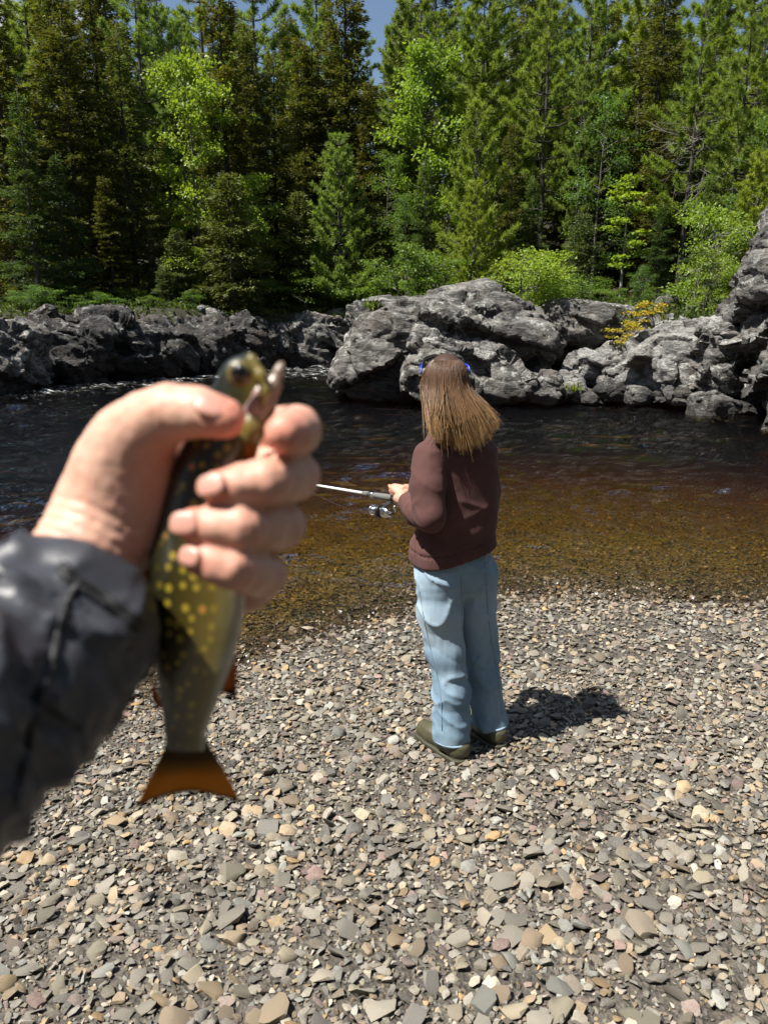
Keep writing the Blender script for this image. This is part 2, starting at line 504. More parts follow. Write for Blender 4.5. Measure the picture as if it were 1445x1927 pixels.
# ------------------------------------------------------------------ rocks
def rock_material(name, light, dark, lich, warm=0.25, stain=0.55):
    k = M(name); p = k.pos(); z = k.sep(p)[2]
    band = k.noise(k.mapping(p, (1.0, 1.0, 3.2), (.35, -.45, 0)), 2.2, 6, .68, .6)
    col = k.ramp(band, [(.30, tuple(c * .7 for c in dark)), (.44, dark), (.56, tuple((a + b) / 2 for a, b in zip(dark, light))), (.70, light)])
    col = k.mix(k.math('MULTIPLY', k.ramp(k.noise(p, 1.3, 5, .6), [(.45, 0.0), (.7, 1.0)]), warm), col, (.20, .14, .10))
    ln = k.noise(p, 5.5, 6, .72, .3)
    lm = k.ramp(ln, [(.53, 0.0), (.60, 1.0)])
    big = k.ramp(k.noise(p, .9, 3, .5), [(.40, 0.0), (.58, 1.0)])
    col = k.mix(k.math('MULTIPLY', k.math('MULTIPLY', lm, big), lich), col, (.50, .50, .46))
    ln2 = k.ramp(k.noise(p, 11.0, 4, .7), [(.56, 0.0), (.64, 1.0)])
    col = k.mix(k.math('MULTIPLY', ln2, .55), col, tuple(c * .40 for c in dark))
    # dark band that the high river leaves on the stone
    edge = k.math('ADD', z, k.math('MULTIPLY', k.math('SUBTRACT', k.noise(p, 1.6, 5, .6), .5), .7))
    st = k.rng(edge, 0.10, stain, 1, 0)
    col = k.mix(k.math('MULTIPLY', st, .8), col, (.028, .025, .022))
    rough = k.rng(z, 0.03, 0.2, .35, .9)
    crack = k.ramp(k.voro(k.mapping(p, (1, 1, 1.7), (.5, -.35, .2)), 2.6, 'DISTANCE_TO_EDGE'), [(0.0, 0.0), (.035, 1.0)])
    b = k.bump(crack, .55, .03)
    b = k.bump(k.noise(k.mapping(p, (1, 1, 2.6), (.35, -.45, 0)), 9.0, 5, .72), 1.0, .12, b)
    b = k.bump(k.noise(p, 42.0, 2, .65), .5, .02, b)
    k.bsdf(col, rough, b)
    return k.m
ROCK = rock_material('granite', (.35, .34, .315), (.060, .058, .054), 1.0)
ROCK_PALE = rock_material('pale_granite', (.50, .49, .46), (.15, .145, .14), 1.0, .2, .5)
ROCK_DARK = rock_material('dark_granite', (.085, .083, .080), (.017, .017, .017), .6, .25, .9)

def rotm(rz=0, ry=0, rx=0):
    return np.array((Matrix.Rotation(math.radians(rz), 3, 'Z') @ Matrix.Rotation(math.radians(ry), 3, 'Y') @ Matrix.Rotation(math.radians(rx), 3, 'X')))
def rock(name, label, blobs, h=0.045, seed=1, m=None, cell=0.9, amp=1.0, k=0.16, cat='boulder', group=None, dip=(0.3, -0.25)):
    B = []
    for b in blobs:
        px, py, Yd, rx, ry, rz = b[:6]; rot = b[6] if len(b) > 6 else (0, 0, 0); pw = b[7] if len(b) > 7 else 2.8
        B.append((PY(px, py, Yd), np.array([rx, ry, rz]), rotm(*rot), pw))
    mx = max(b[1].max() for b in B) * 1.25
    lo = np.min([b[0] - b[1].max() * 1.25 for b in B], 0) - 0.25; hi = np.max([b[0] + b[1].max() * 1.25 for b in B], 0) + 0.25
    lo[2] = max(lo[2], -0.9)
    F = Field(lo, hi, h)
    for c, r, R, pw in B: F.ell(c, r, k, R, pw)
    v, f = F.mesh()
    rmean = np.mean([b[1].mean() for b in B])
    # broken faces: every cell of rock stands a little proud, sunk or tilted
    for cs, a in ((cell, 0.20), (cell * 0.42, 0.055), (cell * 0.18, 0.018)):
        n = normals(v, f)
        S = np.array([1.0, 1.0, 1.6]); R = rotm(20, 24, -18)
        pp = (v @ R) * S / cs + seed * 7.3
        pp = pp + 0.25 * np.stack([vnoise(v * 1.1 / cs, seed + q) for q in range(3)], -1)
        F1, F2, C, H = worley(pp, seed)
        off = (H[:, 0] - 0.5) + ((pp - C) * (H - 0.5)).sum(1) * 1.7
        e = np.clip((F2 - F1) / 0.14, 0, 1)
        v = v + n * (amp * a * cs / 0.9 * 1.5 * (off * (0.75 + 0.25 * e) - 0.10 * (1 - e)))[:, None]
    n = normals(v, f)
    v = v + n * (amp * (0.035 * fbm(v * 2.2, 4, seed=seed + 3) - 0.10 * (1 - np.abs(vnoise(v @ rotm(15, 30, -20) * np.array([.8, .8, 2.2]), seed + 21))) ** 14 - 0.05 * (1 - np.abs(vnoise(v @ rotm(-40, 50, 10) * np.array([1.7, 1.7, 3.4]), seed + 22))) ** 14 + 0.012 * fbm(v * np.array([6, 6, 16.0]), 3, seed=seed + 9)))[:, None]
    # tilted layers that break off in small steps
    dipn = unit(np.array([.34, -.28, 1.0])); n = normals(v, f)
    tt_ = (v @ dipn) * (1 / .42) + .55 * fbm(v * .9, 3, seed=seed + 31); fr_ = tt_ - np.floor(tt_)
    v = v + n * (amp * .060 * (np.where(fr_ < .86, fr_ / .86, (1 - fr_) / .14) - .5) * np.clip(.6 + vnoise(v * .8, seed + 33), 0, 1.2))[:, None]
    base = np.array([v[:, 0].mean(), v[:, 1].mean(), max(v[:, 2].min(), -0.3)])
    o = link(name, make_mesh(name, v - base, f, True, [m or ROCK], None, 48), loc=base)
    return tag(o, label, cat, group)

rock('boulder', 'largest rounded grey boulder rising from the water, pale top and dark undercut flank',
     [(772, 672, 17.7, 1.62, 1.4, 1.32, (0, -8, 0), 2.5), (880, 640, 18.2, 1.55, 1.4, 1.08, (10, 4, 0), 2.6), (692, 702, 17.3, .70, .8, .66, (0, -30, 0), 2.4), (965, 650, 18.0, 1.05, 1.0, .80, (0, 14, 0), 2.8), (955, 648, 17.2, .85, .5, .42, (0, 6, 0), 3.2)],
     .042, 3, ROCK, 1.15, .95)
rock('boulder', 'low stepped boulder in the water in front of the largest boulder',
     [(822, 700, 16.1, .66, .7, .66, (0, -6, 0), 2.8), (905, 690, 16.6, .85, .6, .42, (0, 8, 0), 3.0), (985, 728, 16.1, .78, .55, .33, (0, 6, 0), 3.0), (880, 738, 16.2, .7, .5, .3, (0, 0, 0), 3.0)],
     .034, 11, ROCK, .8, .8)
rock('boulder', 'flat topped brownish boulder with a shadowed overhang beside the largest boulder',
     [(1105, 608, 19.2, 1.30, 1.1, .50, (0, 9, 0), 3.0), (1058, 652, 19.6, 1.0, .8, .75, (0, 0, 0), 2.8)], .042, 19, ROCK, 1.3, .7)
rock('boulder', 'pale lichen covered sloping slab beside the tall cliff',
     [(1285, 682, 16.2, 1.05, .95, .80, (0, -22, 0), 3.2), (1215, 712, 16.5, .80, .7, .48, (0, -26, 0), 3.0), (1250, 640, 17.0, .75, .7, .42, (0, -20, 0), 3.0)],
     .038, 27, ROCK_PALE, .75, 1.15)
rock('boulder', 'pale tilted block with a shadowed underside left of the pale slab', [(1100, 692, 17.2, .44, .5, .36, (10, 6, 0), 3.4), (1160, 676, 17.6, .6, .5, .32, (0, -14, 0), 3.0)], .03, 35, ROCK_PALE, .6, .8)
rock('boulder', 'rounded grey boulder leaning between the tilted block and the pale slab', [(1165, 708, 16.8, .52, .5, .34, (0, -32, 0), 2.8)], .03, 41, ROCK, .6, .8)
rock('boulder', 'small wedge shaped grey stone standing at the water edge', [(1066, 722, 16.5, .33, .28, .30, (0, 28, 0), 3.6), (1082, 738, 16.3, .22, .2, .2, (0, 50, 0), 4.0)], .024, 44, ROCK_PALE, .6, .35)
for i, (px, py, Yd, rx, rz, lb) in enumerate([
        (1118, 748, 16.2, .26, .14, 'low dark stone at the water edge beside the wedge shaped stone'),
        (1160, 740, 16.1, .42, .22, 'long dark stone at the foot of the pale slab'),
        (1205, 744, 15.8, .30, .20, 'round dark stone at the foot of the pale slab'),
        (1250, 740, 15.7, .36, .20, 'broad dark stone under the middle of the pale slab'),
        (1295, 738, 15.3, .38, .24, 'dark stone under the right end of the pale slab')]):
    rock('shore_stone', lb, [(px, py, Yd, rx, .3, rz, (8 * i, 6 - 5 * i, 0), 3.0)], .024, 50 + i, ROCK_DARK if i % 2 else ROCK, .5, .6, cat='stone')
rock('boulder', 'upright fractured pillar between the pale slab and the tall cliff', [(1352, 672, 15.2, .42, .45, .62, (0, 4, 0), 4.0), (1345, 720, 15.0, .36, .4, .35, (0, -8, 0), 4.0)], .03, 61, ROCK, .5, 1.1)
rock('boulder', 'squared grey block lying in the water at the foot of the cliff', [(1343, 770, 14.4, .38, .36, .25, (6, 2, 0), 6.0)], .024, 66, ROCK, .7, .5)
rock('shore_stone', 'small broken stone beside the squared block in the water', [(1402, 772, 14.5, .22, .22, .16, (20, 14, 0), 4.0)], .02, 69, ROCK_DARK, .4, .7, cat='stone')
rock('cliff', 'tall dark cliff rising straight out of the river', [(1535, 640, 14.8, 1.42, 1.5, 1.75, (0, 4, 0), 4.0), (1500, 520, 15.3, .95, .9, 1.05, (0, 8, 0), 3.2), (1440, 605, 14.9, .5, .6, .55, (0, -20, 0), 3.0), (1680, 560, 15.5, 1.8, 1.6, 2.2, (0, 0, 0), 4.0), (1640, 690, 12.6, 1.2, 1.6, 1.4, (0, 0, 0), 3.5)],
     .06, 73, ROCK, 1.0, 1.5, cat='cliff')
rock('boulder', 'dark boulder in the bushes above the pale slab', [(1272, 582, 19.5, .50, .5, .36, (0, 10, 0), 3.0)], .032, 81, ROCK, .6, .8)
rock('boulder', 'grey boulder half hidden by leaves below the cliff top', [(1320, 602, 18.2, .55, .5, .40, (0, -12, 0), 3.0)], .032, 83, ROCK, .6, .8)
rock('boulder', 'bright grey fractured rock standing left of the dark ledge', [(22, 678, 18.6, .78, 1.0, .92, (0, -4, 0), 3.0), (-70, 690, 17.8, 1.2, 1.0, .95, (0, 0, 0), 3.0)], .04, 91, ROCK, .7, 1.2)
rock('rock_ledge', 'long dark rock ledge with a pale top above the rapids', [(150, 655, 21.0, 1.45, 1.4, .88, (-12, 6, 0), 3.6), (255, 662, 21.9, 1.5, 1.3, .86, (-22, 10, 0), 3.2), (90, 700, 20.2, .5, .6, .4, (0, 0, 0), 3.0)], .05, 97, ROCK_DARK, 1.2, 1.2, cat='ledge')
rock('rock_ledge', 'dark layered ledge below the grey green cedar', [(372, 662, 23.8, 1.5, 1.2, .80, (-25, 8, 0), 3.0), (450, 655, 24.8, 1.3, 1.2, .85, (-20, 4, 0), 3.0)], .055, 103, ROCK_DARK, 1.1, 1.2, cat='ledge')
rock('rock_ledge', 'shaded ledge at the head of the pool behind the largest boulder', [(545, 655, 26.6, 1.5, 1.2, .95, (-10, 4, 0), 3.0), (635, 645, 27.4, 1.4, 1.2, 1.05, (0, -4, 0), 3.0), (730, 640, 27.5, 1.6, 1.2, 1.0, (8, 0, 0), 3.0)], .06, 109, ROCK, 1.0, 1.3, cat='ledge')
rock('boulder', 'rounded boulder resting on the bank above the dark layered ledge', [(392, 597, 24.6, .62, .6, .36, (0, 6, 0), 2.6)], .04, 113, ROCK, .7, .7)
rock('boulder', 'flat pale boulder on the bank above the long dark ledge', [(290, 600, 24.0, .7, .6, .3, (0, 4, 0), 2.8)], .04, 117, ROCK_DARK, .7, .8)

# ================================================================== the forest
def leaf_material(name, col, col2, trans=0.35, rough=0.55, tint=0.5):
    k = M(name)
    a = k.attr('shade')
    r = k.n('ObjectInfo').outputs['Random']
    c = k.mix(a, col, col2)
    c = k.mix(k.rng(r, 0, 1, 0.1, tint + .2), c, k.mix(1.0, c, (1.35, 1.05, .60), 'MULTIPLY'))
    d = k.n('BsdfPrincipled', {'Base Color': c, 'Roughness': rough, 'Specular IOR Level': .35}).outputs[0]
    t = k.n('BsdfTranslucent', {'Color': k.mix(1.0, c, (1.5, 1.5, .6), 'MULTIPLY')}).outputs[0]
    k.surf(k.n('MixShader', {0: trans, 1: d, 2: t}).outputs[0])
    return k.m
def bark_material(name, a, b):
    k = M(name); p = k.obj()
    n = k.noise(k.mapping(p, (1, 1, .22)), 16.0, 4, .65)
    k.bsdf(k.ramp(n, [(.3, a), (.7, b)]), .9, k.bump(n, .8, .03))
    return k.m
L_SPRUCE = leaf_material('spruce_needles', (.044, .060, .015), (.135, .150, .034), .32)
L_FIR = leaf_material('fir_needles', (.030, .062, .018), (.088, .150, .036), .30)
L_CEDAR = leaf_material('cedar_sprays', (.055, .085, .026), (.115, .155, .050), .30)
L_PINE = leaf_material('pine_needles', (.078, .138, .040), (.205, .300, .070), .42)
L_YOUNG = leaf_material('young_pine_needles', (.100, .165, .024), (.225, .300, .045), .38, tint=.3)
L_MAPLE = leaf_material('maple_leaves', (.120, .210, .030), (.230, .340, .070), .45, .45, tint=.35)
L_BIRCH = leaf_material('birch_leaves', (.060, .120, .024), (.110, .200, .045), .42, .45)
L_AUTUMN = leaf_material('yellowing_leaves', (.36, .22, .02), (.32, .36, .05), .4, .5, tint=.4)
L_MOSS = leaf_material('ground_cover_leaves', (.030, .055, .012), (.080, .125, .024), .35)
BARK = bark_material('grey_bark', (.045, .038, .032), (.16, .145, .125))
BARK_D = bark_material('dark_bark', (.022, .018, .015), (.085, .072, .058))
BARK_P = bark_material('pale_dead_wood', (.12, .11, .10), (.34, .32, .29))

def diamonds(C, A, W, L, w):
    """one small leaf (or needle spray) for each point: C root, A axis, W side, L length, w width"""
    A = unit(A); W = unit(W - A * (W * A).sum(1, keepdims=True))
    L = np.broadcast_to(L, (len(C),))[:, None]; w = np.broadcast_to(w, (len(C),))[:, None]
    N = np.cross(A, W)
    v = np.stack([C, C + A * L * .45 + W * w * .5 - N * w * .12, C + A * L, C + A * L * .45 - W * w * .5 - N * w * .12], 1).reshape(-1, 3)
    f = np.arange(len(C) * 4).reshape(-1, 4)
    return v, f
def trunk_geo(h, r, rng, lean=0.0, n=12, sides=7):
    z = np.linspace(-0.3, h, n); p = np.zeros((n, 3)); p[:, 2] = z
    p[:, 0] = np.cumsum(rng.normal(0, .02 * h / n, n)) + lean * np.clip(z, 0, None); p[:, 1] = np.cumsum(rng.normal(0, .02 * h / n, n))
    rad = r * np.clip(1 - z / (h * 1.02), .04, 1) ** .85 * (1 + .5 * np.exp(-np.clip(z, 0, None) * 3))
    return p, rad
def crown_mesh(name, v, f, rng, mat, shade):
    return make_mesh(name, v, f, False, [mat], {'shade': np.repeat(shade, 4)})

def conifer(rng, H=10.0, R=1.7, bottom=0.06, n_br=230, sprays=85, droop=.35, L=.20, w=.085, profile=.8, thin=0.0):
    """spruce, fir or cedar: trunk path, limb tubes, needle sprays"""
    tp, tr = trunk_geo(H, .011 * H + .03, rng)
    limbs = []; C = []; A = []; W = []; S = []; az_ph = rng.random() * 6
    for i in range(n_br):
        u = bottom + (1 - bottom) * ((i + rng.random()) / n_br) ** .92
        z = u * H * .985
        bl = R * (1 - u) ** profile * (0.40 + .80 * rng.random()) * (.82 + .25 * math.sin(u * 31 + az_ph)) + .15
        if u < bottom + .12: bl *= .75
        if rng.random() < thin: continue
        az = rng.random() * 2 * math.pi
        rise = .45 * u + .1 * rng.normal()
        d = np.array([math.cos(az), math.sin(az), 0.0])
        side = np.array([-d[1], d[0], 0.0])
        base = np.array([np.interp(z, tp[:, 2], tp[:, 0]), np.interp(z, tp[:, 2], tp[:, 1]), z])
        dr = droop * (1 - u) + .08
        path = lambda s: base + d * (s * bl)[:, None] + np.array([0, 0, 1.0]) * ((rise * s - dr * s * s * 1.2 + dr * .5 * s ** 4) * bl)[:, None]
        if bl > .35 and i % 2 == 0:
            pts = path(np.array([0, .4, .8])); limbs.append((pts, np.array([.012, .008, .004]) * (bl + .5)))
        m = max(6, int(sprays * (bl / R) ** 1.25 * (.8 + .4 * rng.random())))
        s = rng.random(m) ** .62 * .98 + .02
        tl = (.42 * bl * (1 - s) ** .8 + .08) * rng.random(m)
        sg = np.where(rng.random(m) < .5, 1, -1)
        td = unit(side[None] * sg[:, None] + d[None] * .75 + np.stack([np.zeros(m), np.zeros(m), rng.normal(-.12, .18, m)], 1))
        pc = path(s) + td * tl[:, None] + rng.normal(0, .035, (m, 3)) - np.array([0, 0, 1.0]) * (tl * tl * .5)[:, None]
        C.append(pc); A.append(td + d[None] * .5 + rng.normal(0, .35, (m, 3))); W.append(np.cross(td, [0, 0, 1.0]) + rng.normal(0, .55, (m, 3)))
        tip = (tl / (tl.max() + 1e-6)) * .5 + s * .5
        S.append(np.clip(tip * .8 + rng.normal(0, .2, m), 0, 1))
    C = np.concatenate(C); A = np.concatenate(A); W = np.concatenate(W); S = np.concatenate(S)
    sz = (.65 + .7 * rng.random(len(C)))
    v, f = diamonds(C, A, W, L * sz, w * sz)
    return (tp, tr), limbs, (v, f, S)
def pine(rng, H=14.0, R=2.6, bottom=.3, whorls=15, per=5, tufts=26, needles=11, L=.17, w=.022, profile=.65, rise=.25, young=False):
    tp, tr = trunk_geo(H, .010 * H + .03, rng)
    limbs = []; C = []; A = []; W = []; S = []
    for k in range(whorls):
        u = bottom + (1 - bottom) * (k + .3 * rng.random()) / whorls
        z = u * H * .99
        for j in range(per):
            az = 2 * math.pi * (j + .7 * rng.random()) / per + k * 1.3
            env = (1 - u) ** profile * (1 if young else min(1.0, .55 + (u - bottom) * 2.2))
            bl = R * env * (.35 + .85 * rng.random()) + .18
            d = np.array([math.cos(az), math.sin(az), 0.0]); side = np.array([-d[1], d[0], 0.0])
            base = np.array([np.interp(z, tp[:, 2], tp[:, 0]), np.interp(z, tp[:, 2], tp[:, 1]), z])
            rs = rise * (.4 + u) + .08 * rng.normal()
            path = lambda s: base + d * (s * bl)[:, None] + np.array([0, 0, 1.0]) * ((rs * s - .28 * s * (1 - s) + .10 * s * s) * bl)[:, None]
            limbs.append((path(np.array([0, .3, .65, .95])), np.array([.016, .012, .008, .004]) * (bl * .8 + .5)))
            nt = max(3, int(tufts * (bl / R)))
            s = .32 + .68 * rng.random(nt) ** .6
            sg = np.where(rng.random(nt) < .5, 1, -1)
            tl = (.34 * bl * (1.15 - s)) * rng.random(nt)
            td = unit(side[None] * sg[:, None] * .9 + d[None] * .7)
            tc = path(s) + td * tl[:, None] + np.stack([np.zeros(nt), np.zeros(nt), .05 + .07 * rng.random(nt)], 1)
            ax = unit(td * .5 + d[None] * .6 + np.array([0, 0, .75])[None] + rng.normal(0, .2, (nt, 3)))
            cc = np.repeat(tc, needles, 0); aa = np.repeat(ax, needles, 0)
            m = len(cc)
            dirs = unit(aa * .75 + unit(rng.normal(0, 1, (m, 3))) * .95)
            C.append(cc - aa * (rng.random(m) * .12)[:, None]); A.append(dirs); W.append(rng.normal(0, 1, (m, 3)))
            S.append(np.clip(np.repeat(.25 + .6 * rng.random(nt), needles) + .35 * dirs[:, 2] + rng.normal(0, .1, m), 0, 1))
    C = np.concatenate(C); A = np.concatenate(A); W = np.concatenate(W); S = np.concatenate(S)
    sz = .75 + .5 * rng.random(len(C))
    v, f = diamonds(C, A, W, L * sz, w * sz)
    return (tp, tr), limbs, (v, f, S)
def broadleaf(rng, H=5.0, R=1.5, bottom=.25, n_br=26, twigs=9, leaves=15, L=.12, w=.095, stems=1, flat=.45, round_=.55):
    tp, tr = trunk_geo(H * .95, .010 * H + .008, rng, lean=rng.normal(0, .03))
    limbs = []; C = []; A = []; W = []; S = []
    extra = []
    for q in range(1, stems):
        a = rng.random() * 6.28; sp = .25 + .3 * rng.random()
        extra.append((math.cos(a) * sp, math.sin(a) * sp, .6 + .35 * rng.random()))
    for i in range(n_br):
        u = bottom + (1 - bottom) * (i + rng.random()) / n_br
        st = extra[rng.integers(len(extra))] if extra and rng.random() < .65 else (0, 0, 1)
        z = u * H * st[2]
        base = np.array([np.interp(z, tp[:, 2], tp[:, 0]) + st[0] * z, np.interp(z, tp[:, 2], tp[:, 1]) + st[1] * z, z])
        env = math.sin(math.pi * min(1, max(0.05, ((u - bottom) / (1 - bottom)) * .82 + .14))) ** round_
        bl = R * env * (.55 + .6 * rng.random())
        az = rng.random() * 6.283; d = np.array([math.cos(az), math.sin(az), 0.0]); side = np.array([-d[1], d[0], 0.0])
        up = .35 + .5 * u
        path = lambda s: base + d * (s * bl)[:, None] + np.array([0, 0, 1.0]) * ((up * s - .35 * s * s) * bl)[:, None]
        limbs.append((path(np.array([0, .35, .7, 1.0])), np.array([.010, .007, .005, .002]) * (bl + .4)))
        s = .3 + .7 * rng.random(twigs) ** .7
        sg = np.where(rng.random(twigs) < .5, 1, -1)
        tc = path(s) + (side[None] * sg[:, None] * .9 + d[None] * .4) * (.40 * bl * rng.random(twigs) * (1.2 - s))[:, None]
        cc = np.repeat(tc, leaves, 0); m = len(cc)
        cc = cc + rng.normal(0, 1, (m, 3)) * np.array([.16, .16, .16 * flat]) * (R * .5 + .35)
        out = unit(cc - base + np.array([0, 0, .1]))
        out[:, 2] *= .3
        C.append(cc); A.append(out + rng.normal(0, .5, (m, 3)) + np.array([0, 0, -.2]))
        W.append(np.cross(out, np.array([0, 0, 1.0])) + rng.normal(0, .35, (m, 3)))
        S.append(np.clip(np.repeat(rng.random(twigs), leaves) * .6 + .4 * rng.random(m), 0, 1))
    stemg = [(np.array([[0, 0, -.2], [e[0] * H * e[2] * .5, e[1] * H * e[2] * .5, H * e[2] * .5], [e[0] * H * e[2], e[1] * H * e[2], H * e[2]]]), np.array([tr[0] * .6, tr[0] * .4, tr[0] * .1])) for e in extra]
    C = np.concatenate(C); A = np.concatenate(A); W = np.concatenate(W); S = np.concatenate(S)
    sz = .65 + .6 * rng.random(len(C))
    v, f = diamonds(C, A, W, L * sz, w * sz)
    return (tp, tr), stemg + limbs, (v, f, S)

def proto(name, kind, seed, leafmat, barkmat, **kw):
    rng = np.random.default_rng(seed)
    (tp, tr), limbs, (v, f, S) = kind(rng, **kw)
    g = Geo(); g.tube(tp, tr, 8)
    tv, tf = g.out(); tme = make_mesh('trunk', tv, tf, True, [barkmat])
    g = Geo()
    for pts, rad in limbs: g.tube(pts, rad, 4, False)
    lv, lf = g.out(); lme = make_mesh('limbs', lv, lf, True, [barkmat])
    cme = crown_mesh('crown', v, f, rng, leafmat, S)
    return dict(name=name, H=kw['H'], trunk=tme, limbs=lme, crown=cme)
PROTO = {}
for i in range(4):
    PROTO['spruce%d' % i] = proto('spruce_tree', conifer, 100 + i, L_SPRUCE, BARK_D, H=12.0, R=(2.3, 2.0, 2.5, 2.1)[i], bottom=.02, n_br=380, sprays=210, droop=.30, L=.18, w=.052, profile=(.72, .6, .8, .66)[i], thin=.06)
for i in range(2):
    PROTO['fir%d' % i] = proto('fir_tree', conifer, 130 + i, L_FIR, BARK, H=10.0, R=2.1, bottom=.05, n_br=280, sprays=190, droop=.22, L=.17, w=.05, profile=.85)
PROTO['cedar0'] = proto('cedar_tree', conifer, 140, L_CEDAR, BARK, H=5.0, R=1.35, bottom=.0, n_br=330, sprays=75, droop=.05, L=.13, w=.055, profile=.62)
for i in range(4):
    PROTO['pine%d' % i] = proto('white_pine', pine, 150 + i, L_PINE, BARK_D, H=15.0, R=(3.6, 3.2, 3.8, 3.3)[i], bottom=(.30, .22, .36, .28)[i], whorls=14, per=6, tufts=58, needles=14, L=.24, w=.034)
PROTO['sunpine0'] = proto('white_pine', pine, 160, L_YOUNG, BARK_D, H=15.0, R=3.3, bottom=.22, whorls=14, per=6, tufts=58, needles=14, L=.24, w=.034)
for i in range(3):
    PROTO['young%d' % i] = proto('young_pine', pine, 170 + i, L_PINE if i == 1 else L_YOUNG, BARK, H=6.0, R=(1.6, 1.6, 1.5)[i], bottom=.04, whorls=17, per=7, tufts=30, needles=13, L=.16, w=.026, profile=.7, rise=.45, young=True)
for i in range(3):
    PROTO['maple%d' % i] = proto('maple_tree', broadleaf, 180 + i, L_MAPLE, BARK, H=6.0, R=1.7, bottom=.30, n_br=46, twigs=10, leaves=17, L=.12, w=.095)
for i in range(3):
    PROTO['bush%d' % i] = proto('leafy_bush', broadleaf, 190 + i, (L_MAPLE, L_BIRCH, L_BIRCH)[i], BARK, H=2.0, R=.95, bottom=.06, n_br=34, twigs=9, leaves=14, L=.075, w=.055, stems=4)
PROTO['sapling0'] = proto('maple_sapling', broadleaf, 200, L_MAPLE, BARK_P, H=4.0, R=.75, bottom=.28, n_br=15, twigs=6, leaves=14, L=.13, w=.11, flat=.25)
PROTO['autumn0'] = proto('yellowing_bush', broadleaf, 205, L_AUTUMN, BARK, H=1.0, R=.7, bottom=.10, n_br=14, twigs=5, leaves=9, L=.10, w=.085, stems=3, flat=.3)
PROTO['birch0'] = proto('birch_tree', broadleaf, 210, L_BIRCH, BARK, H=7.0, R=1.6, bottom=.15, n_br=44, twigs=8, leaves=13, L=.10, w=.075)

def plant(key, px, Yd, top_py, label, cat='tree', group=None, wide=1.0, base_z=None, rz=None, name=None):
    """a tree rooted Yd metres away where the photograph shows it, grown to the height the photograph shows"""
    p = PROTO[key]
    X = PY(px, 420, Yd)[0]
    z = float(height(X, Yd)) if base_z is None else base_z
    if z < .8: z = 1.5
    top = PY(px, top_py, Yd)[2]
    H = max(top - z, .3); s = H / p['H']
    o = thing(name or p['name'], label, cat, (X, Yd, z), group)
    o.rotation_euler = (0, 0, random.random() * 6.283 if rz is None else rz)
    o.scale = (s * wide, s * wide, s)
    for part in ('trunk', 'limbs', 'crown'):
        q = link(part, p[part], o)
        if part == 'limbs': q['kind'] = 'stuff'
    return o

